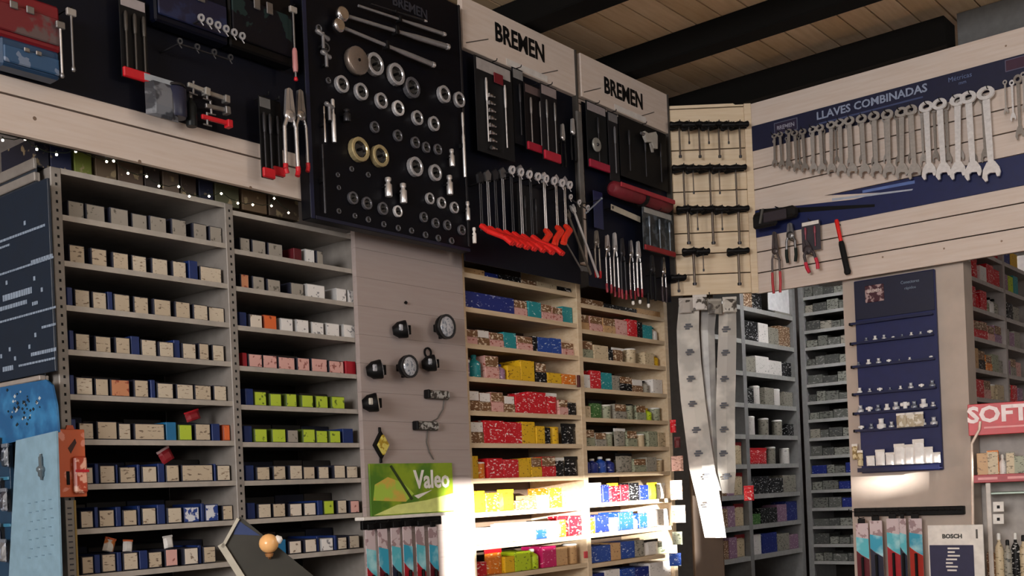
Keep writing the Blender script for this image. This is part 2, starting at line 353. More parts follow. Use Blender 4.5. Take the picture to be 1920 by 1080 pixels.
rowsB = [
 T([(55,85,g),(90,130,g),(135,177,g),(205,228,dk),(238,265,wh),(267,287,g)], 1.5, 420),
 T([(55,80,'ko'),(90,125,g),(130,168,g),(198,236,g),(240,292,wh),(322,352,wh),(355,378,wh)], 1.5, 420),
 T([(55,76,b),(80,117,'kw'),(122,160,o_),(170,206,wh),(213,249,wh),(257,292,wh),(298,336,wh),(343,377,wh)], 1.5, 420),
 T([(60,74,rd),(76,116,p),(118,160,p),(162,210,p),(214,250,p),(254,300,p),(303,346,p),(349,378,rd)], 1.5, 420),
 T([(68,91,b),(95,131,l),(139,173,l),(184,215,l),(225,259,l),(268,304,l),(312,350,l)], 1.5, 420),
 T([(68,91,b),(94,131,l),(145,185,l),(188,220,g),(232,268,l),(270,303,l),(305,337,l),(345,375,b)], 1.5, 420),
 T([(72,96,b),(100,138,k),(148,184,k),(192,229,k),(232,266,k),(275,306,k),(318,351,k),(355,388,k)], 1.5, 420),
 T([(76,99,b),(103,141,k),(147,184,k),(193,229,'kw'),(235,270,'kw'),(273,288,b),(291,321,l),(329,356,k),(363,390,p)], 1.5, 420),
 T([(150,186,t),(193,229,'kw'),(235,269,'kw'),(272,279,b),(282,317,wh),(320,328,b),(330,357,k),(362,392,k)], 1.5, 420),
]
stock(W, rowsB, zB[1:], [488, 555, 623, 694, 763, 830, 899, 968, 1037], 'lamp wall bay', 'small cartons on the lamp wall shelving bay', hh=.047, seed=5)
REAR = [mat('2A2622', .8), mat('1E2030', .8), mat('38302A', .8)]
def rear_row(fr, x0, x1, zs, gaph, group, label, y=.19, n=4, h=.8):  # dark cartons added to keep the shelf depths in shade
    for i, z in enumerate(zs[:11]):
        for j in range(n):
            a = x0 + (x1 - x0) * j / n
            carton(fr, a + .002, a + (x1 - x0) / n - .002, y, z + .0008, gaph * random.uniform(h - .12, h), .17, REAR[(i * 2 + j) % 3], None, 'shade_carton', f'{label}, {ORD[j]} from left, {ORD[i]} filled shelf', 'box', group)
rear_row(W, UA + .02, UB - .02, zA[1:], .1, 'dark cartons added for shade, poster end bay', 'dark carton added for shade behind poster end bay')
rear_row(W, UB + .02, UC - .02, zB[1:], .098, 'dark cartons added for shade, lamp wall bay', 'dark carton added for shade behind lamp wall bay')
# loose goods standing on the cartons of the lower shelves
for i, (px, py, w_, h_, m1, m2, ds) in enumerate([(203, 1027, .036, .04, mat('D8D0C4', .5, 0, 'print', 'D07830', 50), ORANGE, 'crumpled white and orange sachet lying on kraft cartons, ninth shelf'),
        (240, 1027, .032, .034, WHITE, ORANGE, 'white sachet with orange base on a kraft carton, ninth shelf'), (318, 1020, .034, .036, WHITE, WHITE, 'bright white rolled sachet on the pink fronted carton'),
        (365, 781, .055, .030, mat('8C1420', .5), RED, 'red plastic pack lying over the lime fronted carton'), (318, 858, .048, .042, mat('8C1420', .5), mat('C8A8A8', .5), 'red and clear pack lying on cartons, seventh shelf')]):
    x, z = P(px, py, W, -.05); pouch(W, x, .055, z - .012, w_, h_, m1, m2, ds, 'sachet', 'package', None, .02, .3 - .2 * i)
# cartons on top of the unit, under the string lights
tops = [(66,92,'10142A','dark navy'),(95,134,'121C40','midnight blue'),(140,172,'6E7A30','olive green'),(180,218,'6A5A48','dull brown'),(222,268,'5C4C40','brown printed'),(272,300,'3A3230','dark brown'),(306,336,'6E6054','grey brown'),(340,368,'40342E','umber'),(374,400,'1C2038','navy striped'),(404,448,'5A5A44','moss coloured'),(455,500,'6A5640','tan'),(505,560,'55483C','dusty brown')]
for i, (a, bb, c, ds) in enumerate(tops):
    ym = 300 + (a - 90) * .21
    xa_, xb_ = P(a, ym, W, -.03)[0], P(bb, ym, W, -.03)[0]
    carton(W, xa_, xb_, .03, zA[0] + .001, .085 + .012 * (i % 3), .2, mat(c, .6, 0, 'print', 'A09070', 30, lo=.6, hi=.66), None, 'storage_box', f'{ds} box standing on top of the grey shelving under the string lights', 'box', 'boxes on top of the grey shelving')

# ------------------------------------------------------------------ poster end of the shelving
o = thing('poster_panel', SIDE, 0, 0, 0, 'dark blue poster with white lines of print on the shelving end', 'poster')
zt_ = SIDE.hit(100, 333)[1]; zb_ = SIDE.hit(60, 706)[1]; xr = SIDE.hit(103, 500)[0]
part('sheet', MB().rbox(-.46, xr, -.012, -.004, zb_, zt_, .001), mat('061C30', .45), o)
GL = mat('8C9CB0', .5)
rnd = random.Random(2)
def bars(parent, fr, rows, m, off=.0135):
    mb = MB()
    for (x0, y0, x1, y1, th) in rows:
        ax, az = fr.hit(x0, y0, off); bx, bz = fr.hit(x1, y1, off); n = max(2, int((bx - ax) / .012)); x = ax
        while x < bx:
            wd = rnd.uniform(.006, .016); mb.box(x, min(x + wd, bx), -off, -off + .001, az - th / 2, az + th / 2); x += wd + .003
    return part('print_lines', mb, m, parent, kind='stuff')
bars(o, SIDE, [(0,453,84,427,.007),(0,465,18,462,.006),(0,515,100,483,.006),(58,492,98,478,.010),(5,560,60,540,.018),(0,580,50,566,.012),(60,570,70,560,.01),(0,604,104,572,.006),(78,614,104,604,.007),(58,665,105,650,.010),(35,686,104,672,.006),(5,693,24,684,.014)], GL)
dots = MB()
for px, py in ((46, 418), (12, 530), (64, 522), (78, 543), (66, 628), (18, 655), (55, 650), (28, 672), (2, 668)):
    x, z = SIDE.hit(px, py, .0135); dots.box(x - .005, x + .005, -.0135, -.0125, z - .006, z + .006)
part('print_marks', dots, GL, o, kind='stuff')
o = thing('shelving_end_frame', SIDE, 0, 0, 0, 'grey steel end frame holding the blue poster on the shelving', 'frame')
z1, z2 = SIDE.hit(60, 322)[1], SIDE.hit(60, 340)[1]
part('top_rail', MB().rbox(-.46, -.02, -.006, .012, z2 - .004, z2 + .022, .002), GM, o)
part('upper_rail', MB().rbox(-.46, -.02, -.006, .004, z1 + .004, z1 + .035, .002), GM, o)
part('lower_rail', MB().rbox(-.46, -.02, -.016, .012, zb_ - .018, zb_ - .004, .002), mat('9C938C', .5), o)
part('side_sheet', MB().box(-.46, -.02, .001, .003, .2, zA[0]), mat('28303A', .6), o)
# light blue display card below
o = thing('display_card', SIDE, 0, 0, 0, 'light blue display card with a spark plug picture below the poster', 'display')
za = SIDE.hit(60, 718, .02)[1]; zc = SIDE.hit(60, 812, .02)[1]
def Q(px, py): return SIDE.hit(px, py, .02)
poly = [Q(0, 727), Q(88, 712), Q(100, 722), Q(108, 760), Q(112, 810), Q(0, 835)]
part('blue_header', MB().prism([(x - .0, z) for x, z in poly][::-1], -.024, -.018), mat('1E5C90', .4, 0, 'print', '3C8AC0', 14, lo=.45, hi=.7), o)
poly = [Q(36, 826), Q(112, 808), Q(121, 1095), Q(22, 1095)]
part('pale_leaf', MB().prism(poly[::-1], -.030, -.0245), mat('86A8BC', .4), o)
pm = MB()
for _ in range(46):
    px, py = rnd.gauss(45, 20), rnd.gauss(765, 17)
    if px < 2 or px > 95 or py < 730 or py > 800: continue
    x, z = SIDE.hit(px, py, .026); q = rnd.uniform(.003, .008); pm.prism([(x - q, z), (x, z - q * .7), (x + q, z), (x, z + q * .8)], -.0258, -.0243, rnd.choice((0, 0, 1)))
part('picture_pieces', pm, [mat('1C2A34', .4, .2), mat('B8C4CC', .4)], o, kind='stuff')
x, z = SIDE.hit(79, 870, .032)
sp = MB().rev((x, -.036, z - .045), (0, 0, 1), [(.003, 0), (.004, .008), (.009, .012), (.009, .022), (.013, .026), (.013, .034), (.006, .040), (.006, .064), (.003, .068), (.003, .074)], 10)
part('spark_plug_picture', sp, [mat('6A7880', .3, .4)], o)
mb = MB()
for i, py in enumerate(range(945, 1060, 17)):
    for q in range(4):
        x, z = SIDE.hit(52 + q * 13 + (i % 3) * 2, py - q * 2.4, .031); mb.box(x, x + .014, -.0312, -.0302, z, z + .003)
part('print_lines', mb, mat('6C8CA0', .5), o, kind='stuff')
for i, (px, py, c, ds) in enumerate([(4, 850, '4A1C24', 'dark red'), (20, 862, '2A3440', 'slate grey'), (5, 925, '1C2C44', 'deep blue'), (18, 945, '3C3C44', 'charcoal'), (5, 1010, '20202C', 'blackish'), (16, 1040, '6A6A6C', 'pale grey')]):
    x, z = SIDE.hit(px, py, .02); pouch(SIDE, x, -.035, z - .02, .034, .062, mat(c, .4, 0, 'print', '8890A0', 60, lo=.58), mat('5C3040' if i == 0 else '707884', .4), f'{ds} blister pack hanging beside the pale blue card', 'blister_pack', 'package', 'blister packs beside the pale card')
mbx, mbz = SIDE.hit(2, 960, .0)
o = thing('peg_board', SIDE, 0, 0, 0, 'blue backed peg board behind the hanging blister packs', 'board'); x1, z1 = SIDE.hit(32, 960, .0)
part('board', MB().rbox(-.46, x1, -.016, -.004, .5, SIDE.hit(20, 822)[1], .001), mat('1A3C58', .5), o)
for py in (897, 985):
    z = SIDE.hit(10, py, .02)[1]; part('rail', MB().rbox(-.46, x1, -.022, -.017, z - .005, z + .005, .001), mat('3C7C9C', .4), o)
# orange pack on the corner upright
x, z0 = W.hit(131, 932, .03); _, z1 = W.hit(131, 805, .03); x0 = W.hit(106, 870, .03)[0]; x1 = W.hit(160, 870, .03)[0]
o = thing('orange_pack', W, (x0 + x1) / 2, -.03, z0, 'orange printed blister pack hanging on the corner upright', 'package')
hw = (x1 - x0) / 2; hh = z1 - z0
part('card', MB().rbox(-hw, hw, -.004, .004, 0, hh, .002), mat('D8683C', .45, 0, 'print', 'F0A088', 24, lo=.58, hi=.62), o)
part('blister', MB().rbox(-hw * .05, hw * .9, -.022, -.0045, hh * .05, hh * .6, .006), mat('B84A30', .3, 0, 'print', 'F0B8A0', 34, lo=.52, hi=.58), o)
part('black_mark', MB().rbox(-hw * .42, -hw * .2, -.0065, -.0045, hh * .18, hh * .38, .0005), BLACK, o)
part('hang_tab', MB().prism([(-hw * .3, hh), (hw * .3, hh), (hw * .2, hh * 1.06), (-hw * .2, hh * 1.06)], -.003, .003), mat('C85830', .45), o)
part('red_stripe', MB().box(-hw * .0, hw * .95, -.0235, -.0225, hh * .36, hh * .40), RED, o)
part('dark_print', MB().prism([(-.01, hh * .72), (.012, hh * .86), (.016, hh * .8), (-.002, hh * .64)], -.0055, -.0045), mat('40180E', .5), o)
o = thing('price_rail', W, W.hit(134, 1000, .02)[0], -.012, .3, 'grey price rail with small ticks down the corner upright', 'rail')
zz = W.hit(134, 938, .02)[1] - .3
part('strip', MB().rbox(-.014, .012, -.006, 0, 0, zz, .001), mat('8A8680', .5), o)
part('yellow_edge', MB().rbox(.0125, .019, -.006, 0, 0, zz, .001), mat('9C8448', .5), o)
tk = MB(); z = zz - .6
while z < zz - .01: tk.box(-.008, .004, -.0072, -.0062, z, z + .004); z += .016
part('ticks', tk, mat('3A3A40', .6), o, kind='stuff')

# ------------------------------------------------------------------ string lights along the board's lower edge
BUL = [(5,263),(47,261),(69,280),(106,290),(142,284),(200,303),(213,302),(240,325),(275,331),(298,349),(335,350),(355,368),(392,368),(415,363),(446,381),(474,384),(514,372),(509,386),(541,399)]
o = thing('string_lights', W, 0, 0, 0, 'string of small white lights under the pale slat board', 'string lights')
pts = []
for px, py in sorted(BUL): x, z = W.hit(px, py, .06); pts.append((x, -.06, z + .006))
wr = []
for a, bb in zip(pts, pts[1:]):
    wr += [a, tuple((a[i] + bb[i]) / 2 - (.006 if i == 2 else 0) for i in range(3))]
part('wire', MB().tube(wr + [pts[-1]], .0012, 5), mat('1C2418', .6), o)
BL = mat('FFF0D8', .4, emit=9); bm = MB().ball((0, 0, 0), .0036, 8).mesh('bulb', BL); sm = MB().cyl((0, 0, .003), (0, 0, .010), .0022, .0022, 6).mesh('socket', mat('20281C', .6))
for x, y, z in pts:
    bo = link('bulb', bm, o); bo.location = (x, y, z - .006); s_ = link('bulb_socket', sm, bo)

# ------------------------------------------------------------------ white lamp wall between the shelvings
x0, x1 = P(667, 700)[0], P(866, 700)[0]
r = struct('wall_lamp_display', W)
slat_run(r, x0, x1, HB - .105 * 14, HB + .0, -.026, PALE, gap=.0007, th=.018)
part('backing_board', MB().box(x0, x1, -.0075, -.0045, .4, HB + .0), PALE, r)
def px2m(px, d): return px * d / FPX
LENSM = mat('C8CCD4', .15, .3, 'print', '8C94A0', 90, lo=.5, hi=.6)
def work_lamp(px, py, r_, side, label, lens=LENSM):
    x, z = P(px, py, W, .03); o = thing('work_lamp', W, x, -.027, z, label, 'lamp', 'work lamps on the pale wall')
    part('bracket', MB().rbox(-r_ * .25, r_ * .25, -.02, 0, -r_ * .3, r_ * .3, .002).box(-r_ * .1, r_ * .1, -.03, -.02, -r_ * .9, 0), BLACK, o)
    if not side:
        part('housing', MB().rev((0, -.02, 0), (0, -1, 0), [(r_ * .5, 0), (r_ * .9, .018), (r_, .03), (r_, .042), (r_ * .86, .044)], 20), BLACK, o)
        part('lens', MB().rev((0, -.0642, 0), (0, -1, 0), [(r_ * .82, 0), (r_ * .7, .003), (r_ * .3, .005)], 20), lens, o)
        part('bezel', MB().ring((0, -.064, 0), (0, 1, 0), r_ * .93, r_ * .08, 20, h=.003), mat('2A2A2C', .4), o)
    else:
        ax = Vector((-.25, -1, -.55)); st = Vector((0, -.03, 0))
        part('housing', MB().rev(tuple(st), (.6, -.55, .1), [(r_ * .45, -r_ * .9), (r_ * .9, -r_ * .3), (r_, r_ * .5), (r_ * .96, r_ * .7)], 16), BLACK, o)
        a = Vector((.6, -.55, .1)).normalized() * r_ * .71 + st
        part('lens', MB().rev(tuple(a), (.6, -.55, .1), [(r_ * .84, 0), (r_ * .6, .004)], 16), lens, o)
        part('reflector_edge', MB().rbox(-r_ * .95, -r_ * .45, -.06, -.05, -r_ * .25, r_ * .45, .003), lens, o)
        part('fin', MB().box(r_ * .75, r_ * 1.0, -.05, -.04, -r_ * .5, r_ * .5), BLACK, o)
    part('cable', MB().tube([(r_ * .2, -.012, r_ * .4), (r_ * 1.0, -.006, r_ * .9), (r_ * 1.4, -.006, r_ * .5), (r_ * 1.5, -.006, -r_ * .2)], .002, 5), BLACK, o)
    return o
work_lamp(742, 620, .034, 1, 'black round work lamp turned sideways in the topmost row of lamps')
work_lamp(817, 616, .048, 0, 'largest round work lamp with black rim, facing out at the top')
work_lamp(694, 695, .036, 1, 'black work lamp turned sideways at the shelving edge, second row')
work_lamp(747, 690, .043, 0, 'round work lamp facing out in the middle of the second row')
work_lamp(796, 683, .033, 1, 'small black work lamp with wire bail at second row end')
work_lamp(686, 757, .035, 1, 'low black work lamp with bright reflector beside the shelving edge', mat('F0ECE0', .2, .4))
x, z = P(797, 662, W, .02); o = thing('lamp_bail', W, x, -.035, z, 'thin black wire loop above the small work lamp', 'bracket', me=MB().ring((0, 0, 0), (0, 1, 0), .018, .003, 14).mesh('loop', BLACK))
for i, (px, py) in enumerate(((815, 741), (794, 799))):
    x, z = P(px, py, W, .02); o = thing('marker_light', W, x, -.027, z, ('upper' if i == 0 else 'lower') + ' narrow clear marker light bar joined by a cable', 'lamp', 'narrow marker lights')
    part('base', MB().rbox(-.064, .064, -.012, 0, -.018, .018, .003), GREYD, o)
    part('clear_lens', MB().rbox(-.058, .056, -.026, -.0125, -.015, .015, .005), mat('B8B8B4', .15, .2, 'print', '4C4844', 60, lo=.48, hi=.54), o)
    part('end_cap', MB().rbox(-.07, -.058, -.028, -.0, -.017, .017, .003), BLACK, o)
pp = [(824, 750), (822, 768), (812, 785), (800, 792)]; qq = [(793, 808), (791, 830), (796, 848), (804, 862)]
for ds, L_ in (('upper', pp), ('lower', qq)):
    pts = [(lambda h: (h[0], -.031, h[1]))(P(a, bb, W, .006)) for a, bb in L_]
    thing('light_cable', W, 0, 0, 0, f'thin grey cable curling below the {ds} marker light', 'cable', me=MB().tube(pts, .0022, 6).mesh('cable', GREYD))
x, z = P(709, 835, W, .02)
o = thing('amber_lamp', W, x, -.027, z, 'yellow diamond shaped side lamp above the green sign', 'lamp')
part('housing', MB().prism([(-.036, 0), (0, -.05), (.036, 0), (0, .05)], -.014, 0), BLACK, o)
part('amber_lens', MB().prism([(-.026, 0), (0, -.037), (.026, 0), (0, .037)], -.026, -.0145), mat('D8C868', .25, 0, 'print', 'A88C30', 60), o)
part('mounting_ear', MB().rbox(-.006, .006, -.008, -.001, .048, .066, .002), BLACK, o); part('mounting_ear', MB().rbox(-.006, .006, -.008, -.001, -.066, -.048, .002), BLACK, o)
x, z = P(753, 569, W, .01); thing('wall_screw', W, x, -.026, z, 'single dark screw high on the pale lamp wall', 'screw', me=MB().rev((0, 0, 0), (0, -1, 0), [(.003, 0), (.003, .006), (.007, .007), (.005, .011)], 10).mesh('screw', BLACK))
# green sign
xa_, z0 = P(691, 967, W, .02); xb_, _ = P(846, 960, W, .02); z1 = P(768, 869, W, .02)[1]; z0 = P(768, 964, W, .02)[1]
o = thing('green_sign', W, (xa_ + xb_) / 2, -.028, z0, 'green sign reading Valeo with sunlight painted along its foot under the lamps', 'sign'); hw = (xb_ - xa_) / 2; hh = z1 - z0
part('board', MB().rbox(-hw, hw, -.008, 0, 0, hh, .001), mat('8AA428', .4, 0, 'print', '4E7A22', 9, lo=.42, hi=.6), o)
part('swoosh_or_sunlight', MB().prism([(-hw * .95, hh * .02), (hw, hh * .02), (hw, hh * .38), (hw * .3, hh * .26), (-hw * .4, hh * .2)], -.0092, -.0084), mat('D8E088', .4), o)  # sun along the sign's lower edge put into the colour
part('car_shape', MB().prism([(-hw * .95, hh * .3), (-hw * .2, hh * .25), (hw * .0, hh * .4), (-hw * .25, hh * .62), (-hw * .6, hh * .74), (-hw * .9, hh * .6)], -.0094, -.0084), mat('A8C84C', .35, 0, 'print', 'D0B050', 14, lo=.5, hi=.6), o)
part('dark_line', MB().prism([(-hw * .55, hh * .95), (-hw * .5, hh * .97), (-hw * .02, hh * .3), (-hw * .08, hh * .27)], -.0097, -.0090), mat('30401C', .4), o)
part('white_dash', MB().prism([(-.0, hh * .36), (hw * .45, hh * .46), (hw * .1, hh * .30)], -.0097, -.0090), WHITE, o)
text('Valeo', hh * .50, WHITE, o, hw * .46, -.0098, hh * .66, bold=.0024, sx=.9)

# ------------------------------------------------------------------ pine shelving with coloured goods
K1L, K2L, K3L = P(872, 700)[0], P(1089, 700)[0], P(1253, 750)[0]
yL1 = (505, 576.5, 642.6, 705.5, 770, 830, 895, 961, 1028); yR1 = (556, 606, 667.7, 722, 778, 833, 895, 951, 1002)
zK1 = [(P(875, a)[1] + P(1077, bb)[1]) / 2 for a, bb in zip(yL1, yR1)]
yL2 = (566, 616, 671, 727, 783, 836, 887, 944, 1000, 1056); yR2 = (601, 642, 687, 739, 789, 838, 884, 935, 988, 1041)
zK2 = [(P(1100, a)[1] + P(1246, bb)[1]) / 2 for a, bb in zip(yL2, yR2)]
PINE_S = wood('D8C4A6', 'CBB290')
shelf_unit('pine_shelving', W, [K1L, K2L, K3L], [zK1 + [zK1[-1] - .13 * i for i in range(1, 7)], zK2 + [zK2[-1] - .12 * i for i in range(1, 7)]], .32, PINE_S, PINE_S, 'pine shelving unit of bright car care goods beside the pale lamp wall', lip=.020, uw=.034, ztop=HB + .12, back=mat('4A3A2C', .8), y=-.002)
def cm(a, bq=None, lo=.52): return mat(a, .45, 0, 'print', bq or 'F0EAE0', 60, lo=lo + .03, hi=lo + .08, stretch=(1, 1, 2.2))
G = {'navy': cm('142878', 'C0C8E0', .6), 'blue': cm('1C48A0', 'C8D4E8', .58), 'teal': cm('1C8C94', 'D0E8E8', .6), 'pink': cm('D8A8A0', 'A04838', .55), 'red': cm('CC1424', 'F4E4E0', .56), 'yellow': cm('E0B41C', '704810', .58),
     'orange': cm('E07C1C', 'FFF0C8', .56), 'white': cm('E8E4E0', '90908C', .6), 'brown': cm('7C5838', 'E8D8C0', .52), 'lime': cm('B8D020', '405810', .58), 'magenta': cm('C81C64', 'F8D8E0', .6), 'tan': cm('C8A070', '7C5838', .58), 'black': cm('141416', 'D8D8D8', .56),
     'grey': cm('9C988C', '55544C', .54), 'sage': cm('9CA088', '4C5440', .54), 'green': cm('3C6C30', 'B8C8A0', .56), 'beige': cm('CDBB9A', '7C6C50', .56), 'mauve': cm('94708C', 'E0D0D8', .56)}
CAPS = {c: mat(h, .4) for c, h in (('w', 'E8E8E4'), ('k', '141416'), ('t', '1C8088'), ('r', 'B81420'), ('y', 'D8AC20'), ('b', '1C3C8C'))}
KINDN = {'B': 'box', 'b': 'bottle', 'c': 'can', 'p': 'pouch', 's': 'box'}
def shelf_goods(fr, row, z, xl, xr, place, group, ystart=.014, off=0, hmax=.09, rowname=''):
    """row: string items 'colour:type:width:height:cap' spread between xl and xr."""
    items = [i.split(':') for i in row.split()]; tot = sum(float(i[2]) for i in items); x = xl; sc = (xr - xl) / tot; lay = 0
    for j, it in enumerate(items):
        c, ty, wd, ht = it[0], it[1], float(it[2]) * sc, float(it[3]) * hmax; cap = CAPS[it[4]] if len(it) > 4 else CAPS['w']
        yy = -off + ystart + random.uniform(0, .006)
        lab = f'{c} {dict(B="carton", b="bottle", c="tin", p="pouch", s="pair of cartons")[ty]}, {ORD[j]} from left on the {rowname} shelf, {place}'
        if ty == 'B': carton(fr, x + .0012, x + wd - .0012, yy, z + .0008, ht, .12, G[c], G[c], 'product_box', lab, 'box', group)
        elif ty == 's':
            n = 2
            for q in range(2):
                carton(fr, x + .0012, x + wd - .0012, yy + .003 * q, z + .0008 + q * (ht / 2 + .0006), ht / 2, .12, G[c], G[c if q == 0 else ('brown' if c != 'brown' else 'white')], 'product_box', f'{c} flat carton, {"lower" if q == 0 else "upper"} of two, {ORD[j]} from left, {rowname} shelf, {place}', 'box', group)
        elif ty == 'b': rr = min(wd / 2 - .001, .03); bottle(fr, x + wd / 2, yy + rr, z + .0008, ht, rr, G[c], cap, lab, group=group)
        elif ty == 'c': rr = min(wd / 2 - .001, .035); can(fr, x + wd / 2, yy + rr, z + .0008, ht, rr, G[c], cap, lab, group=group)
        elif ty == 'p': pouch(fr, x + wd / 2, yy + .012, z + .0008, wd - .003, ht, G[c], cap, lab, group=group)
        x += wd
K1rows = [
 'tan:B:2:.35 navy:B:1.2:.3 black:B:2:.35 brown:B:1.4:.3 beige:B:2:.35 black:B:1.5:.3',
 'navy:B:4.2:.72 pink:s:1.2:.7 teal:B:1.2:.75 pink:s:1:.7 pink:s:1:.66 teal:B:1:.78',
 'pink:s:1:.62 brown:s:.9:.66 pink:s:1.1:.62 teal:B:1:.72 pink:s:1.3:.62 black:B:.4:.7 blue:B:1.2:.7 blue:B:.9:.74 pink:s:1.1:.6',
 'mauve:p:.5:.7 teal:b:.9:1:t pink:s:1:.98 mauve:b:.6:.7:b yellow:B:1:.66 yellow:B:1.1:.95 black:s:.9:.9 yellow:B:1.2:.5 orange:B:1.2:.5',
 'brown:s:.9:.85 brown:s:.8:.8 pink:s:.9:.85 brown:s:.8:.72 red:B:1:.8 red:B:1.4:.98 red:p:1:.92:w pink:s:.8:.7 black:B:.7:.6',
 'brown:s:1.1:.9 red:B:1.4:.98 red:B:1.3:.94 yellow:B:1:.98 yellow:B:.7:.8 black:B:.5:.75 yellow:c:1:.8:y black:p:1.2:.9:k',
 'yellow:B:.7:.95 orange:c:.6:.7:w red:B:1.2:.85 red:B:1.2:.8 yellow:B:1:.8 yellow:s:.9:.86 red:s:1.2:.9 black:p:.9:.8:w black:p:1.2:.85:k',
 'yellow:B:1:.9 orange:B:1:.8 yellow:p:1.2:.85:y brown:B:1.6:.4 tan:B:1:.6 orange:B:1.1:.9 tan:c:1.6:.7:w',
 'white:B:1.5:.7 white:p:1.6:.75:w white:B:1.6:.8 blue:B:.9:.4 white:B:1:.75 orange:p:.8:.85:r red:B:1.2:.92',
]
K1x0, K1x1 = K1L + .02, K2L - .02
for i, row in enumerate(K1rows): shelf_goods(W, row, zK1[i] if i < len(zK1) else 0, K1x0, K1x1, 'pine bay by lamps', 'goods in the pine bay by the lamps', hmax=.098 if i > 0 else .08, rowname=ORD[i])
z9 = zK1[-1] - .13
shelf_goods(W, 'red:B:1:.6 orange:p:1.3:1:r yellow:B:.8:.7 lime:B:1.3:.85 lime:b:.9:.9:w magenta:B:1.2:.95 tan:B:1:.85 tan:c:1.4:.95:w', z9, K1x0, K1x1, 'pine bay by lamps', 'goods in the pine bay by the lamps', hmax=.098, rowname='tenth')
K2rows = [
 'brown:B:1:.4 black:B:1.3:.3 tan:B:1:.4',
 'tan:s:.9:.8 pink:s:1:.8 tan:s:1:.8 pink:B:1:.85 red:B:.8:.95 black:B:.5:.9 teal:B:.9:.8 white:b:.7:.8:t',
 'sage:s:1.1:.9 beige:B:1.2:.75 black:B:.4:.6 brown:p:1:.7:w beige:c:1.7:.85:w beige:B:.9:.7 yellow:b:.7:.7:w',
 'white:B:.7:.7 red:B:.8:.95:w teal:B:.9:.9 grey:B:.6:.8 black:s:1:.8 brown:s:.9:.7 grey:b:.8:.7:k white:B:.9:.8',
 'beige:B:.7:.6 green:p:1.1:.85:k sage:c:.9:.75:w grey:s:1:.8 sage:c:.9:.85:k sage:s:.9:.8 lime:b:.8:.7:y sage:c:.9:.75:w',
 'sage:s:1.1:.85 grey:s:1:.7 sage:c:.9:.75:w grey:p:1.1:.9:w sage:s:1:.85 beige:c:1:.7:w sage:B:1:.85 beige:B:.8:.8',
 'navy:b:.6:.8:w navy:b:.6:.75:w blue:b:.7:.85:w navy:b:.6:.75:w grey:p:1.3:.95:k sage:s:1:.7 grey:B:.9:.8 beige:c:.8:.7:w',
 'white:p:1.5:.95:w navy:B:.6:.9 red:p:1:.9:y red:B:.8:.85 black:B:1:.95 navy:B:.9:.8 lime:p:1:.85:y white:p:.9:.8:w',
 'orange:B:.6:.8 navy:B:1.1:.9 white:B:.7:.7 blue:B:1.2:.95 beige:b:.5:.7:w blue:B:.7:.8 grey:b:.8:.9:w white:B:1:.95',
 'blue:B:1.7:.85 tan:B:.8:.9 blue:B:1.2:.9 grey:B:.8:.9 white:p:1.3:.8:k sage:c:.9:.7:w',
]
K2x0, K2x1 = K2L + .02, K3L - .02
for i, row in enumerate(K2rows): shelf_goods(W, row, zK2[i], K2x0, K2x1, 'pine bay by sleeves', 'goods in the pine bay by the sleeves', hmax=.092 if i > 0 else .08, rowname=ORD[i])
shelf_goods(W, 'navy:B:1:.8 white:B:1:.9 blue:B:1:.85 navy:B:1:.8 white:B:1.6:.95', zK2[-1] - .12, K2x0, K2x1, 'pine bay by sleeves', 'goods in the pine bay by the sleeves', hmax=.085, rowname='eleventh')
x, z = P(1083, 715, W, .01); thing('upright_clip', W, x, -.01, z, 'small dark red clip fixed to the middle pine upright', 'clip', me=MB().rbox(-.008, .008, -.012, 0, -.028, .028, .002).mesh('clip', mat('4A1418', .4)))
x, z = P(1098, 1040, W, .01); thing('red_tag', W, x, -.008, z, 'small red tag low on the middle pine upright', 'tag', me=MB().rbox(-.014, .014, -.006, 0, -.016, .016, .002).mesh('tag', mat('D04850', .4)))

# ------------------------------------------------------------------ wiper blade packs
def wiper_pack(fr, x, y, ztop, h, w_, c2, label, group, n=0):
    o = thing('wiper_pack', fr, x, y, ztop - h, label, 'wiper blades', group)
    part('card', MB().rbox(-w_ / 2, w_ / 2, -.002, .002, 0, h, .001), mat('C8B8BC', .4, 0, 'print', '9C8488', 30, lo=.55), o)
    part('cyan_band', MB().prism([(-w_ / 2, h - .13), (-w_ * .1, h - .15), (w_ / 2, h - .17), (w_ / 2, h - .075), (-w_ / 2, h - .065)], -.0032, -.0022), mat('38A0C0' if n % 2 else '58B8C8', .35, 0, 'print', 'A8DCE4', 14, lo=.5, hi=.7), o)
    part('red_field', MB().prism([(-w_ / 2, 0), (w_ / 2, 0), (w_ / 2, h - .172), (-w_ * .1, h - .152), (-w_ / 2, h - .132)], -.0030, -.0022), c2, o)
    part('blade_arm', MB().rbox(-.006, .006, -.016, -.0045, .02, h - .16, .003), BLACK, o)
    part('hanger', MB().rbox(-w_ * .3, w_ * .3, -.006, .0, h, h + .022, .002), BLACK, o)
    part('hook', MB().tube([(0, .03, h + .025), (0, -.03, h + .025), (0, -.036, h + .032)], .002, 6), BLACK, o)
    return o
WR = mat('A8202C', .35); WR2 = mat('5C1824', .35); WR3 = mat('24283C', .35)
for i, (px, py, c2) in enumerate([(693, 978, WR), (716, 976, WR2), (740, 974, WR3), (762, 972, WR), (786, 972, WR), (810, 973, WR2)]):
    x, z = W.hit(px, py, .09)
    wiper_pack(W, x, -.09, z - .03, .62, .046, c2, f'slim red and cyan wiper pack, {ORD[i]} from left under the green sign', 'wiper packs under the green sign', i)
x0, z = W.hit(676, 970, .06); x1 = W.hit(832, 970, .06)[0]
o = thing('wiper_rail', W, 0, 0, 0, 'pale shelf rail holding wiper packs under the green sign', 'rail')
zr = W.hit(760, 968, .06)[1]
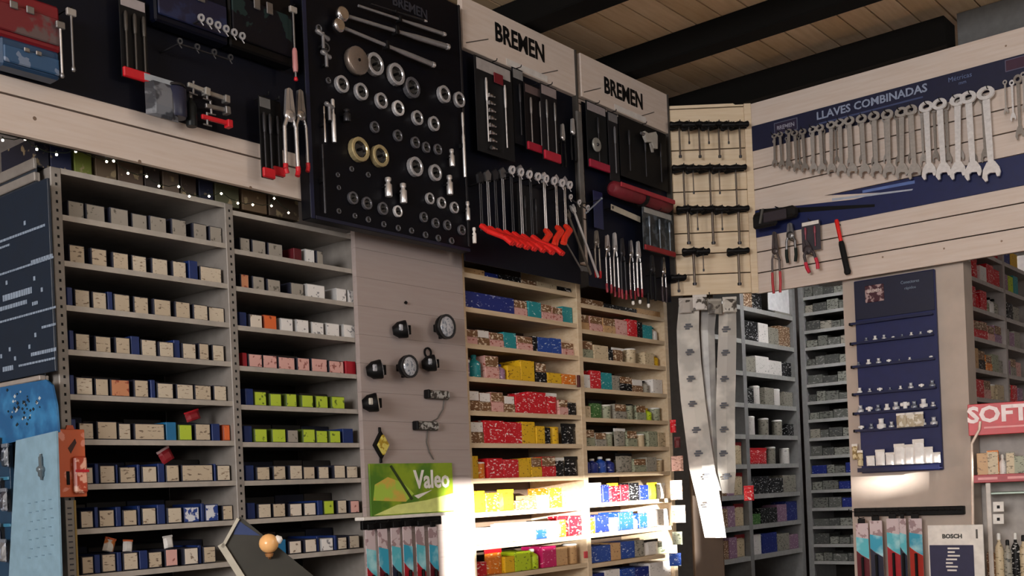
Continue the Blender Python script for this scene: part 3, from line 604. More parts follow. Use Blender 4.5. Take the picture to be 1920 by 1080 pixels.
part('rail', MB().rbox(x0, x1, -.075, -.028, zr - .006, zr + .006, .002), WHITE, o)
part('dark_bar', MB().rbox(x0 + .01, x1 - .01, -.058, -.044, zr - .04, zr - .0075, .002), BLACK, o)

# ------------------------------------------------------------------ right pillar with pegboard
PIL_OFF = -.06
gx0, gx1 = V.hit(1588, 730, PIL_OFF)[0], V.hit(1816, 730, PIL_OFF)[0]
struct('wall_pillar', V, 0, -PIL_OFF, 0, MB().box(gx0, gx1, 0, .12, 0, VB + .02).mesh('pillar', mat('B5A79C', .6, scale=8)))
o = thing('fittings_display', V, 0, -PIL_OFF, 0, 'navy rack of small white hose fittings on the pillar', 'display')
a0, a1 = V.hit(1613, 700, PIL_OFF)[0], V.hit(1763, 700, PIL_OFF)[0]; zt2 = V.hit(1680, 517, PIL_OFF)[1]; zb2 = V.hit(1700, 884, PIL_OFF)[1]
a0 = V.hit(1611, 700, PIL_OFF)[0]
part('board', MB().rbox(a0, a1, -.022, -.001, zb2, zt2, .003), mat('0C1850', .45), o)
hdr = part('header', MB().rbox(a0 + .004, a1 - .004, -.026, -.0225, V.hit(1680, 592, PIL_OFF)[1], zt2 - .004, .001), mat('0C1230', .45), o)
lx, lz = V.hit(1640, 550, PIL_OFF + .026)
part('logo_plate', MB().rbox(lx - .045, lx + .045, -.029, -.0265, lz - .04, lz + .04, .003), mat('401C28', .4, 0, 'print', 'A89090', 30, lo=.5), o)
text('BREMEN', .020, mat('C8B8B4', .5), hdr, lx, -.0298, lz + .012, bold=.0008, sx=.9)
lx, lz = V.hit(1706, 528, PIL_OFF + .026); text('Conectores', .020, mat('78889C', .5), hdr, lx, -.0272, lz, sx=.9); text('rápidos', .018, mat('78889C', .5), hdr, lx, -.0272, lz - .028)
RWS = [(596, 0, 0), (634, 9, .012), (679, 8, .014), (732, 8, .016), (769, 9, .022), (802, 8, .026)]
FIT = [mat('C8CCD4', .3, .3), mat('E8E8E8', .4), mat('8C94A4', .3, .5)]
fm = [MB().rev((0, 0, 0), (0, 0, 1), [(.4, 0), (.5, .1), (.5, .45), (.28, .5), (.28, .9), (.34, 1)], 8).mesh('fitting', m) for m in FIT]
fm.append(MB().cyl((0, 0, 0), (0, 0, .8), .25, .25, 8).cyl((-.5, 0, .55), (.5, 0, .55), .2, .2, 8).mesh('fitting', FIT[1]))
for i, (py, n, sz) in enumerate(RWS):
    z = V.hit(1690, py, PIL_OFF + .03)[1]
    part('ledge', MB().box(a0 - .012, a1 - .01, -.05, -.0225, z - .004, z).box(a0 - .012, a1 - .01, -.053, -.0495, z - .006, z + .005), mat('0C1640', .4), o)
    part('ledge_end', MB().rbox(a0 - .022, a0 - .0125, -.052, -.02, z - .008, z + .006, .002), BLACK, o)
    for j in range(n):
        if random.random() < .12: continue
        x = a0 + .014 + (a1 - a0 - .04) * j / (n - 1); s_ = sz * random.uniform(1.0, 2.1)
        f = thing('hose_fitting', V, x, -PIL_OFF - .038, z + .0006, f'small pale hose fitting, {ORD[j]} from left on the {ORD[i]} ledge of the navy rack', 'fitting', 'hose fittings on the navy rack', fm[(i * 3 + j * 7) % 4]); f.scale = (s_ * .9, s_ * .9, s_)
for j, (px, py, w_, h_) in enumerate([(1632, 872, .04, .045), (1650, 868, .045, .07), (1668, 866, .04, .055), (1686, 862, .05, .09), (1704, 860, .046, .085), (1722, 858, .052, .105), (1741, 862, .04, .07), (1756, 864, .034, .045)]):
    x, z = V.hit(px, py, PIL_OFF + .05); zz = V.hit(1700, 872, PIL_OFF + .05)[1]
    pouch(V, x, -PIL_OFF - .045, zz + .004, w_, h_, mat('F0EEEC', .4, alpha=1.0), WHITE, f'white bag of fittings, {ORD[j]} from left along the bottom of the navy rack', 'parts_bag', 'bag', 'white bags in the navy rack')
z = V.hit(1700, 876, PIL_OFF + .05)[1]; part('bottom_tray', MB().box(a0, a1, -.07, -.0225, z - .012, z - .006).box(a0, a1, -.074, -.0695, z - .014, z + .006), mat('0A1238', .4), o)
for j, (px, py) in enumerate([(1708, 790), (1722, 782), (1692, 795)]):
    x, z = V.hit(px, py, PIL_OFF + .06); zz = V.hit(1700, 802, PIL_OFF + .06)[1]
    pouch(V, x, -PIL_OFF - .066, zz + .002, .05, .062, mat('B4A890', .3, 0, 'print', 'E0DCD0', 40), WHITE, f'clear bag of brass fittings, {ORD[j]} of three hanging from the navy rack', 'parts_bag', 'bag', 'clear bags on the navy rack')
for j, (px, py) in enumerate([(1603, 850), (1613, 862)]):
    x, z = V.hit(px, py, PIL_OFF + .03); pouch(V, x, -PIL_OFF - .03, z - .03, .028, .07, mat('D8C8A0', .4, 0, 'print', '8C7448', 50), WHITE, f'{("outer","inner")[j]} cream sachet hanging at the lower edge of the navy rack', 'sachet', 'package')
# rail of black hooks and wiper packs under it
o = thing('hook_rail', V, 0, -PIL_OFF, 0, 'black hook rail across the foot of the pillar', 'rail')
hx0, hx1 = V.hit(1602, 955, PIL_OFF + .02)[0], V.hit(1808, 955, PIL_OFF + .02)[0]; hz = V.hit(1700, 958, PIL_OFF + .02)[1]
part('bar', MB().rbox(hx0, hx1, -.03, -.001, hz - .022, hz + .018, .003), BLACK, o)
x = hx0 + .01
while x < hx1: part('hook', MB().cyl((x, -.03, hz), (x, -.11, hz + .006), .0022, .0022, 5).cyl((x, -.11, hz + .006), (x, -.113, hz + .018), .0022, .0022, 5), RUBBER, o); x += .026
for i, (px, py, c2) in enumerate([(1616, 985, WR2), (1642, 980, WR3), (1674, 976, WR), (1716, 976, mat('B02818', .35)), (1694, 976, WR3)]):
    x, z = V.hit(px, py, PIL_OFF + .08)
    wiper_pack(V, x, -PIL_OFF - .08 - (.012 if i == 4 else 0), z + .01, .6, .06 if i != 4 else .03, c2, f'wide wiper pack hanging at the pillar foot, {ORD[i]} of five', 'wiper packs at the pillar foot', i)
# white stand sign
o = thing('stand_sign', V, 0, 0, 0, 'white framed sign with navy text panel at the pillar foot', 'sign')
s0, s1 = V.hit(1742, 1040, .16)[0], V.hit(1846, 1040, .16)[0]; st = V.hit(1790, 984, .16)[1]
part('white_board', MB().rbox(s0, s1, -.168, -.16, .9, st, .002), WHITE, o)
n0, n1 = V.hit(1742, 1040, .168)[0] + .004, V.hit(1826, 1040, .168)[0]; nt_ = V.hit(1790, 1022, .168)[1]
pn = part('navy_panel', MB().rbox(n0, n1, -.171, -.1685, .92, nt_, .001), mat('2C2C4C', .4), o)
text('BOSCH', .026, mat('30302C', .5), o, (s0 + s1) / 2 - .012, -.1695, nt_ + .038, bold=.001)
mb = MB()
for i, (wd, dx) in enumerate([(.05, .01), (.03, 0), (.052, .01), (.046, 0), (.03, -.01), (.05, 0), (.04, .0)]):
    c_ = (n0 + n1) / 2 + dx; z = nt_ - .014 - i * .016; mb.box(c_ - wd / 2, c_ + wd / 2, -.1722, -.1712, z - .004, z + .003)
part('white_text_lines', mb, WHITE, o, kind='stuff')
part('slot', MB().rbox(n1 + .012, n1 + .02, -.1695, -.1685, st - .06, st - .02, .0003), GREYD, o)
part('support_post', MB().rbox((s0 + s1) / 2 - .015, (s0 + s1) / 2 + .015, -.159, -.14, 0, .98, .002), GREY, o)

# ------------------------------------------------------------------ opening: aisle racks behind
DO = at_depth(1507, 900, 7.9); D = Frame(DO[0], DO[1], ANG1); E = Frame(DO[0] + .0, DO[1], ANG2)
dys = (606, 648, 700, 757, 811, 868, 925, 983, 1047)
zD = [(D.hit(1400, a)[1] + D.hit(1500, bb)[1]) / 2 for a, bb in ((582, 590), (636, 655), (694, 711), (757, 762), (815, 817), (870, 869), (926, 923), (984, 976), (1044, 1028))]
DU = [D.hit(1336, 800)[0], D.hit(1400, 800)[0], -.05]
GR2 = mat('8E8E8E', .5); GRS = mat('A8A8A6', .45)
shelf_unit('aisle_rack', D, DU, [zD, zD], .4, GR2, GRS, 'grey rack of pale cartons seen through the opening', lip=.03, uw=.05, ztop=zD[0] + .22, back=mat('24211E', .8))
DPAL = ['brown:B:1:.6 black:B:1:.7', 'black:B:1.2:.8 white:B:.8:.8 grey:B:.9:.7 brown:B:1:.85', 'grey:B:.7:.6 white:B:.9:.7 white:B:.9:.6 black:B:.7:.6', 'black:B:.6:.6 white:c:.9:.75:w grey:B:.8:.7 white:c:.8:.7:w grey:B:.8:.6', 'white:c:1:.75:w grey:c:1:.7:w grey:c:1:.65:w black:B:.5:.5', 'red:p:1.4:.6:r grey:c:1:.7:w white:c:1:.65:w', 'black:B:1.3:.7 black:B:1:.6 grey:B:1:.7', 'green:B:.7:.4 black:B:1.3:.6 mauve:B:.8:.7 navy:B:.9:.8', 'white:B:.7:.8 navy:B:1.2:.8 grey:B:1:.7 mauve:B:.8:.6']
for i, row in enumerate(DPAL):
    shelf_goods(D, row, zD[i], DU[1] + .04, DU[2] - (.04 if i else .46), 'aisle rack', 'goods in the aisle rack', hmax=.17, rowname=ORD[i])
for i in (5, 6, 7, 8): shelf_goods(D, 'brown:B:1:.7 mauve:B:.8:.8 beige:p:1:.8:r', zD[i], DU[0] + .04, DU[1] - .04, 'bay behind sleeves', 'goods behind the hanging sleeves', hmax=.17, rowname=ORD[i])
zE0 = [E.hit(1545, y)[1] for y in (552, 582, 616, 648, 683, 718, 751, 785, 820, 854, 888, 918, 952, 986, 1020, 1052)]
shelf_unit('narrow_rack', E, [.035, 1.15], [zE0], .38, GR2, GRS, 'narrow pitched grey rack at the far end of the aisle', lip=.022, uw=.04, ztop=zE0[0] + .12, back=mat('24211E', .8))
EC = [cm('70726C', '3A3A38', .5), cm('5C5E5A', '9A9A96', .56), cm('484A48', '888884', .56), cm('8A8C84', '44443F', .5)]
for i, z in enumerate(zE0):
    x = .06; j = 0
    while x < .56:
        wd = random.uniform(.06, .12); hh = random.uniform(.045, .075); m = EC[(i + j) % 4] if random.random() > .08 else G['navy' if i > 9 else 'grey']
        carton(E, x, x + wd - .005, .012, z + .001, hh, .2, m, None, 'parts_box', f'dull grey parts box, {ORD[j]} from left on the {ORD[i]} level of the narrow rack', 'box', 'grey boxes in the narrow rack'); x += wd; j += 1
o = thing('lit_wall_board', D, 0, 0, 0, 'white board added for the bright lit wall above the aisle rack', 'board'); x0, z0 = D.hit(1452, 590, .0); x1, z1 = D.hit(1500, 540, .0)  # added board in place of the bright wall beyond the rack
x1 = min(x1, -.03)
part('board', MB().rbox(D.hit(1446, 560)[0], x1, .02, .03, zD[0] + .02, zD[0] + .50, .003), mat('F2F2F6', .5), o); part('foot', MB().rbox(x1 - .3, x1 - .02, .01, .06, zD[0] + .001, zD[0] + .019, .002), GREY, o)
# brown panel behind the sleeves
bx0, bx1 = CF.hit(1296, 900, -.12)[0], CF.hit(1352, 900, -.12)[0]
struct('wall_brown_post', CF, 0, .12, 0, MB().rbox(bx0, bx1, 0, .06, 0, CB + .02, .004).mesh('post', mat('4A3828', .6, scale=10)))

# ---- hanging sleeves
def sleeve(path, wds, off, label, marks, body, fr=CF, th=.010):
    """path of pixel points down the middle, widths in pixels"""
    L_, R_ = [], []
    for (px, py), wd in zip(path, wds):
        a = fr.hit(px - wd / 2, py, off); bb = fr.hit(px + wd / 2, py, off); L_.append(a); R_.append(bb)
    o = thing('hanging_sleeve', fr, 0, 0, 0, label, 'packaging', 'long plastic sleeves under the corner rack')
    mb = MB(); vs = []; fs = []
    n = len(L_)
    for k_ in range(n):
        (xl, zl), (xr_, zr_) = L_[k_], R_[k_]; bul = .012 * math.sin(k_ * 1.7)
        y = -off - bul
        xm, zm = (xl + xr_) / 2, (zl + zr_) / 2
        vs += [(xl, y, zl), (xm, y - th * .8, zm), (xr_, y, zr_), (xm, y + th * .5, zm)]
    for k_ in range(n - 1):
        for q in range(4): fs.append((k_ * 4 + q, (k_ + 1) * 4 + q, (k_ + 1) * 4 + (q + 1) % 4, k_ * 4 + (q + 1) % 4))
    fs += [(0, 1, 2, 3), (n * 4 - 1, n * 4 - 2, n * 4 - 3, n * 4 - 4)]
    mb.add(vs, fs); part('sleeve_body', mb, body, o)
    for (px, py) in marks:
        x, z = fr.hit(px, py, off + .03); m2 = MB().rbox(-.022, .022, -.001, .0, -.004, .004, .0004).rbox(-.014, .014, -.001, 0, .006, .015, .0004).rbox(-.017, .006, -.001, 0, -.014, -.007, .0004)
        q = part('printed_mark', m2, mat('4A4E58', .5), o); q.location = (x, -off - .024, z)
    a = fr.hit(path[0][0], path[0][1], off); part('hang_hook', MB().tube([(a[0], -off + .01, a[1] + .03), (a[0], -off - .01, a[1] + .03), (a[0], -off - .01, a[1] - .005)], .002, 6), BLACK, o)
    return o
SL = mat('A6A29C', .3, 0, 'print', 'C8C4BC', 8, lo=.45, hi=.6); SL2 = mat('8C8A88', .35, 0, 'print', 'A8A6A2', 8, lo=.45, hi=.6)
sleeve([(1292, 572), (1289, 620), (1293, 680), (1300, 750), (1308, 820), (1316, 880), (1330, 940), (1342, 1008)], [38, 42, 44, 46, 46, 48, 44, 40], .10, 'long pale plastic sleeve with printed marks, its foot in sunlight', [(1291, 612), (1294, 660), (1296, 710), (1299, 757), (1306, 806), (1310, 850), (1326, 893), (1331, 945)], SL)
sleeve([(1364, 570), (1363, 630), (1362, 700), (1361, 770), (1361, 840), (1362, 885), (1366, 925)], [32, 34, 36, 36, 34, 34, 22], .07, 'long pale plastic sleeve with printed marks hanging straight beside the rack', [(1362, 617), (1361, 661), (1359, 710), (1358, 760), (1358, 805), (1357, 850), (1364, 893)], SL)
sleeve([(1330, 560), (1326, 620), (1330, 700), (1334, 780), (1338, 850), (1346, 920)], [30, 26, 24, 22, 20, 16], .05, 'narrow grey folded sleeve hanging between the two pale sleeves', [], SL2)
for i, (px, py, c) in enumerate([(1286, 572, 'A8A29C'), (1312, 566, 'C8C4C0'), (1340, 574, '8C8880'), (1368, 570, 'B8B4AC')]):
    x, z = CF.hit(px, py, .13); pouch(CF, x, -.13, z - .04, .07, .07, mat(c, .25, 0, 'print', '4C4844', 20, lo=.52), mat(c, .3), f'crumpled clear bag, {ORD[i]} from left along the foot of the corner rack', 'clear_bag', 'bag', 'crumpled bags under the corner rack')
for i, (px, py, w_, h_, m) in enumerate([(1262, 800, .03, .06, G['red']), (1270, 830, .03, .05, mat('5C2024', .5)), (1270, 870, .06, .07, cm('E0B8A8', 'A07060')), (1268, 920, .06, .09, cm('E8C8B8', 'B87850')), (1272, 965, .07, .08, cm('E8D0BC', 'A07850')), (1270, 1010, .05, .06, G['sage']), (1266, 1050, .06, .06, G['blue'])]):
    x, z = CF.hit(px, py, .05); pouch(CF, x, -.05, z - h_ / 2, w_, h_, m, m, f'hanging packet between pine shelving and sleeves, {ORD[i]} from the top', 'packet', 'package', 'packets beside the sleeves')
x, z = CF.hit(1404, 920, .05); pouch(CF, x, -.05, z - .05, .05, .07, G['red'], RED, 'crumpled dark red packet hanging on the aisle rack corner', 'packet', 'package')

# ------------------------------------------------------------------ red goods rack and red display at the right
HO = at_depth(1812, 700, 5.6); H = Frame(HO[0], HO[1], ANG1)
zH = [(H.hit(1812, a)[1] + H.hit(1886, bb)[1]) / 2 for a, bb in ((509, 548), (566, 599), (625, 648), (687, 701), (744, 750), (803, 803), (860, 853), (915, 905), (975, 957), (1035, 1010))]
zH = [zH[0] + .157] + zH
HU = [-.03, H.hit(1889, 700)[0], H.hit(1889, 700)[0] + .75]
shelf_unit('red_goods_rack', H, HU, [zH, zH], .4, mat('A8A09C', .5), mat('B8B2AE', .45), 'grey rack of red packs behind the pillar', lip=.022, uw=.035, ztop=zH[0] + .15, back=mat('2A2522', .8))
HR = ['grey:B:1:.8 white:B:1:.7 red:B:1:.8', 'mauve:B:1:.8 white:p:1:.8:w red:p:.9:.9:r white:B:.9:.7 red:B:1:.9 red:B:.9:.8', 'red:B:.8:.9 white:b:.6:.8:w red:B:.9:.95 red:b:.6:.9:r red:B:.9:.9 sage:b:.7:.7:w white:b:.6:.8:k grey:b:.7:.8:k', 'red:B:.8:.9 pink:s:1:.8 red:s:1:.75 red:s:1:.8 pink:s:1:.7 mauve:s:1:.8', 'red:B:.5:.9 orange:B:.9:.85 tan:B:.9:.9 black:s:1:.85 orange:s:.9:.7 sage:B:1:.8 grey:B:.7:.6', 'sage:B:.6:.8 red:B:1:.9 red:B:1:.8 pink:s:1:.8 beige:c:.8:.7:w beige:B:1:.7', 'red:B:1:.7 white:B:1:.7 red:B:1:.7 grey:B:1:.8', 'beige:B:1:.8 white:b:.8:.9:w grey:b:.8:.9:k white:B:1:.7 sage:b:.8:.8:w']
for i, row in enumerate(HR): shelf_goods(H, row, zH[i], HU[0] + .025, HU[1] - .025, 'red goods rack', 'goods in the red goods rack', hmax=.125, rowname=ORD[i])
for i, row in enumerate(['navy:B:1:.9 yellow:B:.8:.7', 'yellow:B:.7:.9 mauve:B:.6:.8 lime:B:1:.8 teal:B:1:.9', 'grey:b:.8:.9:w black:B:1:.8 grey:B:1:.7', 'grey:B:.8:.8 mauve:B:.9:.7 grey:B:1:.8', 'mauve:B:1:.7 grey:s:1:.8 pink:B:1:.7', 'red:s:1:.8 red:B:1:.8 mauve:B:1:.7']):
    shelf_goods(H, row, zH[i], HU[1] + .025, HU[1] + .36, 'rack outer bay', 'goods in the outer bay of the red goods rack', hmax=.125, rowname=ORD[i])
# red display stand (plane parallel to right tool wall, in front of the rack)
RO = at_depth(1816, 800, 4.9); R = Frame(RO[0], RO[1], ANG2 + .25)
def RR(px, py, off=0): return R.hit(px, py, off)
o = thing('red_display_stand', R, 0, 0, 0, 'display stand with red header reading SOFT at the pillar edge', 'display stand')
xa_, xb_ = 0.0, .42
zt3, zb3 = RR(1860, 756)[1], RR(1860, 815)[1]
hd = part('red_header', MB().rbox(xa_, xb_, -.012, 0, zb3, zt3, .002), mat('C41824', .4), o)
tw = RR(1871, 785)[0]
text('SOFT', .098, mat('F0DCDC', .4), hd, tw, -.0135, (zt3 + zb3) / 2 + .018, bold=.0035, sx=1.08)
part('header_underline', MB().box(RR(1845, 800)[0], xb_ - .01, -.0135, -.0125, zb3 + .028, zb3 + .036), mat('E89090', .4), o)
zl = RR(1860, 897)[1]
part('red_lip', MB().rbox(.005, xb_, -.014, .0, zl - .018, zl + .018, .002), mat('A81C28', .4), o)
part('lip_print', MB().box(.03, .11, -.0152, -.0142, zl - .005, zl + .006).box(.15, .22, -.0152, -.0142, zl - .005, zl + .006), mat('E09090', .4), o)
part('shelf', MB().box(.005, xb_, .001, .2, zl - .014, zl - .006), WHITE, o)
fpts = [RR(1838, 790, .02), RR(1836, 806, .02), RR(1822, 832, .02), RR(1823, 895, .02), RR(1826, 1100, .02)]
part('curved_frame', MB().tube([(a, -.02, c_) for a, c_ in fpts], .006, 8), mat('E8D4C4', .35), o)
part('back_panel', MB().box(.005, xb_, .205, .215, .3, zt3), mat('A8A09A', .5), o)
part('side_post', MB().rbox(.06, .08, -.012, .0, .3, zl - .02, .002), mat('C8C0B8', .4), o)
for i, (px, w_, h_, m, ty) in enumerate([(1843, .05, .12, 'tan', 'B'), (1862, .05, .13, 'orange', 'B'), (1880, .04, .11, 'white', 'b'), (1895, .04, .12, 'grey', 'B'), (1912, .05, .1, 'sage', 'B')]):
    x = RR(px, 870)[0]
    if ty == 'B': carton(R, x - w_ / 2, x + w_ / 2 - .002, .02, zl - .0055, h_, .06, G[m], G['beige'] if i % 2 else G[m], 'carton', f'{m} carton, {ORD[i]} from left behind the red lip of the stand', 'box', 'goods behind the red lip')
    else: bottle(R, x, .045, zl - .0055, h_, .018, G[m], CAPS['w'], f'{m} bottle among the cartons behind the red lip of the stand')
zs_ = RR(1870, 925)[1]
part('lower_shelf', MB().rbox(.06, xb_, .0, .18, zs_ - .004, zs_ + .004, .001), mat('B8D0C4', .4), o)
zs2 = .75; zs2 = RR(1870, 1085)[1]
part('base_shelf', MB().rbox(.06, xb_, .0, .18, zs2 - .008, zs2, .001), WHITE, o)
for i, py in enumerate((950, 973)):
    x, z = RR(1872, py); thing('price_tag', R, x, -.004, z, ('upper' if i == 0 else 'lower') + ' of two white price tags under the red lip', 'tag', me=MB().rbox(-.022, .022, -.003, 0, -.022, .022, .001).box(-.006, .006, -.0042, -.0032, -.008, .006, 1).mesh('tag', [WHITE, BLACK]))
for i, (px, c_, h_) in enumerate([(1858, 'brown', .16), (1874, 'beige', .2), (1890, 'grey', .17), (1905, 'black', .2), (1920, 'beige', .19)]):
    x = RR(px, 1050)[0]; bottle(R, x, .03, zs2 + .0005, h_, .019, G[c_], CAPS['w' if i % 2 else 'k'], f'{c_} spray bottle, {ORD[i]} from left on the base of the red headed stand', group='bottles on the red headed stand')
exec_more = True
# ------------------------------------------------------------------ headers and display boards on the tool wall
OH = OFF1 + .0
def TW(px, py, off=OFF1): return W.hit(px, py, off)
for nm, xa_p, xb_p, tx, ty, ds in (('a', 868, 1079, 976, 82, 'nearer'), ('b', 1086, 1249, 1170, 177, 'farther')):
    x0, x1 = TW(xa_p, 60, .13)[0], TW(xb_p, 150, .13)[0]
    zb4 = (TW(xa_p + 2, 84 if nm == 'a' else 181, .13)[1] + TW(xb_p - 2, 182 if nm == 'a' else 246, .13)[1]) / 2
    o = thing('header_sign', W, 0, 0, 0, f'pale wooden header reading BREMEN, {ds} of the two above the tools', 'sign', 'header signs over the tool wall')
    part('board', MB().rbox(x0, x1, -.13, -.105, zb4, HT, .002), PINE, o)
    x, z = TW(tx, ty, .1315); text('BREMEN', .105, mat('101012', .5), o, x, -.1312, z, bold=.003, sx=.86)
    # crossing thin lines of the lattice print
    for q in range(2):
        xx = x0 + (x1 - x0) * (.02 + .62 * q); lm = MB().prism([(xx, zb4 + .02), (xx + .14, zb4 + .075), (xx + .14, zb4 + .079), (xx, zb4 + .024)], -.1314, -.1304)
        part('printed_line', lm, mat('4A4440', .6), o)
    part('label_strip', MB().box(x0 + (x1 - x0) * .35, x0 + (x1 - x0) * .72, -.1318, -.1305, zb4 + .004, zb4 + .03), mat('D0CCC8', .5), o)
    part('edge_post', MB().rbox(x1 + .001, x1 + .012, -.134, -.105, HB, HT, .001), mat('3A3632', .5), o)
# navy panels behind the tools
TWALL = bpy.data.objects['wall_left_tools']
def navy(x0p, x1p, zb, zt, off=OFF1 + .006, m=NAVY, ym=300):
    x0, x1 = TW(x0p, ym)[0], TW(x1p, ym)[0]
    part('navy_panel', MB().rbox(x0, x1, -off, -OFF1 - .001, zb, zt, .001), m, TWALL)
zn = TW(300, 220)[1]
navy(-70, 575, zn, HT - .08, ym=180)
SZ_ = TW(1060, 528)[1]
navy(866, 1082, SZ_, TW(975, 140)[1], ym=400, m=mat('060A18', .5))
navy(1098, 1250, SZ_, TW(1170, 225)[1], ym=400, m=mat('080E20', .5))
# socket board
sx0, sx1 = TW(577, 260, .15)[0], TW(874, 300, .15)[0]; SZB, SZT = W.hit(725, 439, .15)[1], HT - .06
o = thing('socket_board', W, 0, 0, 0, 'black navy display board covered in chrome sockets and ratchets', 'board')
part('board', MB().rbox(sx0, sx1, -.15, -.101, SZB, SZT, .003), mat('05060E', .45), o)
part('navy_edge', MB().rbox(sx0 - .001, sx0 + .016, -.153, -.1502, SZB, SZT, .001), NAVY2, o)
part('bottom_edge', MB().rbox(sx0 + .02, sx1, -.153, -.1502, SZB, SZB + .012, .001), mat('10142C', .5), o)
part('clear_strip', MB().rbox(sx1 - .012, sx1, -.153, -.1502, SZB + .02, SZT, .001), DARKSTEEL, o)
x, z = TW(735, 60, .153)
text('BREMEN', .05, mat('2C2E38', .5), o, TW(770, 15, .153)[0], -.1512, TW(770, 15, .153)[1], bold=.001)
SOCK = [(667,115,46,'tan'),(701,121,37,0),(741,140,36,0),(771,165,34,1),(832,177,28,0),(861,187,25,0),
 (641,158,28,0),(677,172,28,0),(715,189,26,0),(747,203,25,2),(783,221,24,0),(814,232,24,0),
 (704,238,19,1),(747,254,19,1),(780,267,19,1),(800,276,18,1),(822,280,18,1),
 (672,281,40,3),(711,293,36,3),(778,313,32,0),(816,324,27,0),
 (663,371,21,1),(689,381,21,1),(719,391,21,1),(747,396,19,2),(807,372,19,0),(829,380,19,0),(853,389,19,0),
 (796,407,17,1),(818,418,17,1),(840,422,17,1),(867,431,17,1),
 (638,395,9,1),(668,404,9,1),(693,411,10,1),(722,420,10,1),(749,427,10,1),(774,432,10,1),(800,440,11,1),(824,446,11,1),(849,451,11,1),
 (636,327,8,1),(662,316,9,1),(693,327,9,1),(638,351,8,1),(600,52,12,1),(612,88,16,1),(618,150,10,1)]
rows_s = [6, 6, 5, 4, 7, 4, 9, 7]; names_s = ['topmost row of big sockets', 'second row', 'third row of small sockets', 'middle row of wide sockets', 'fifth row', 'sixth row beside the tool wall edge', 'tiny bottom row', 'scattered small sockets at the near edge']
HOLE = mat('4C4A48', .5, .3); SC = [mat('C4C4C8', .3, .55), mat('6C6C72', .35, .5), mat('F4F4F8', .25, .5), mat('C4B488', .3, .5)]
smesh = {}
for ci, m in enumerate(SC + [mat('8C8078', .3, .6)]):
    for tall in (0, 1):
        n = 18
        mb = MB().rev_open((0, 0, 0), (0, -1, 0), [(.44, 0), (.5, .06), (.5, .72), (.46, .8), (.36, .8), (.33, .66)], n)
        mb.rev_open((0, 0, 0), (0, -1, 0), [(.33, .66), (.31, .2), (.01, .18)], 6, 1)
        if ci == 4: mb = MB().rev((0, 0, 0), (0, -1, 0), [(.44, 0), (.5, .06), (.5, .72), (.46, .8), (.2, .82)], n)
        smesh[(ci, tall)] = mb.mesh('socket', [m, HOLE])
k_ = 0
for ri, n in enumerate(rows_s):
    for j in range(n):
        px, py, dpx, ci = SOCK[k_]; k_ += 1
        if ci == 'tan': ci = 4
        x, z = TW(px, py, .16); wx, wy, wz = W.w(x, -.16, z); d = dpx * wy / FPX
        o = thing('socket', W, x, -.1505, z, f'{"large" if dpx > 30 else "medium" if dpx > 18 else "tiny"} {"brass ringed" if ci == 3 else "tan capped" if ci == 4 else "dark steel" if ci == 1 else "chrome"} socket, {ORD[j]} in the {names_s[ri]}', 'socket', 'sockets on the black board', smesh[(ci, 0)])
        o.scale = (d * 1.14, d * .4, d * 1.14); 
        q = link('peg', PEG := (bpy.data.meshes.get('peg') or MB().cyl((0, 0, 0), (0, -.9, 0), .06, .06, 6).mesh('peg', BLACK)), o)
# upright bars: extensions, plug sockets
for i, (px, y0, y1, wpx, m, ds) in enumerate([(627, 187, 267, 9, BRIGHT, 'bright chrome extension bar near the board edge'), (610, 200, 267, 5, CHROME, 'thin chrome extension bar beside the brighter one'), (610, 272, 400, 5, DARKSTEEL, 'long dark extension bar low at the near edge'),
    (729, 333, 369, 15, BRIGHT, 'bright spark plug socket, nearer of the low pair'), (757, 344, 381, 15, BRIGHT, 'bright spark plug socket, farther of the low pair'), (848, 280, 312, 12, BRIGHT, 'bright deep socket, upper of two by the far edge'), (844, 329, 365, 14, BRIGHT, 'bright deep socket, lower of two by the far edge'),
    (872, 213, 332, 7, BRIGHT, 'long bright extension bar down the far edge of the board'), (878, 378, 413, 10, BRIGHT, 'short bright adaptor under the long extension bar'), (890, 427, 456, 9, WHITE, 'white tipped adaptor at the lowest far corner'), (651, 205, 228, 14, DARKSTEEL, 'dark swivel joint below the left sockets')]):
    a = TW(px, y0, .17); bb = TW(px, y1, .17); hh = a[1] - bb[1]; r_ = wpx / 2 * 3.6 / FPX
    o = thing('extension_bar' if hh > .08 else 'deep_socket', W, bb[0], -.17, bb[1], ds, 'socket tool')
    part('shank', MB().rev((0, 0, 0), (0, 0, 1), [(r_ * .9, 0), (r_, .003), (r_, hh * .62), (r_ * .6, hh * .68), (r_ * .6, hh * .8)], 12), m, o)
    part('drive_head', MB().rev((0, 0, hh * .8), (0, 0, 1), [(r_ * .85, 0), (r_ * .85, hh * .17), (r_ * .6, hh * .2)], 12), m, o)
    part('clip', MB().rbox(-r_ * 1.3, r_ * 1.3, 0.0, .0205, hh * .45, hh * .52, .001), BLACK, o)
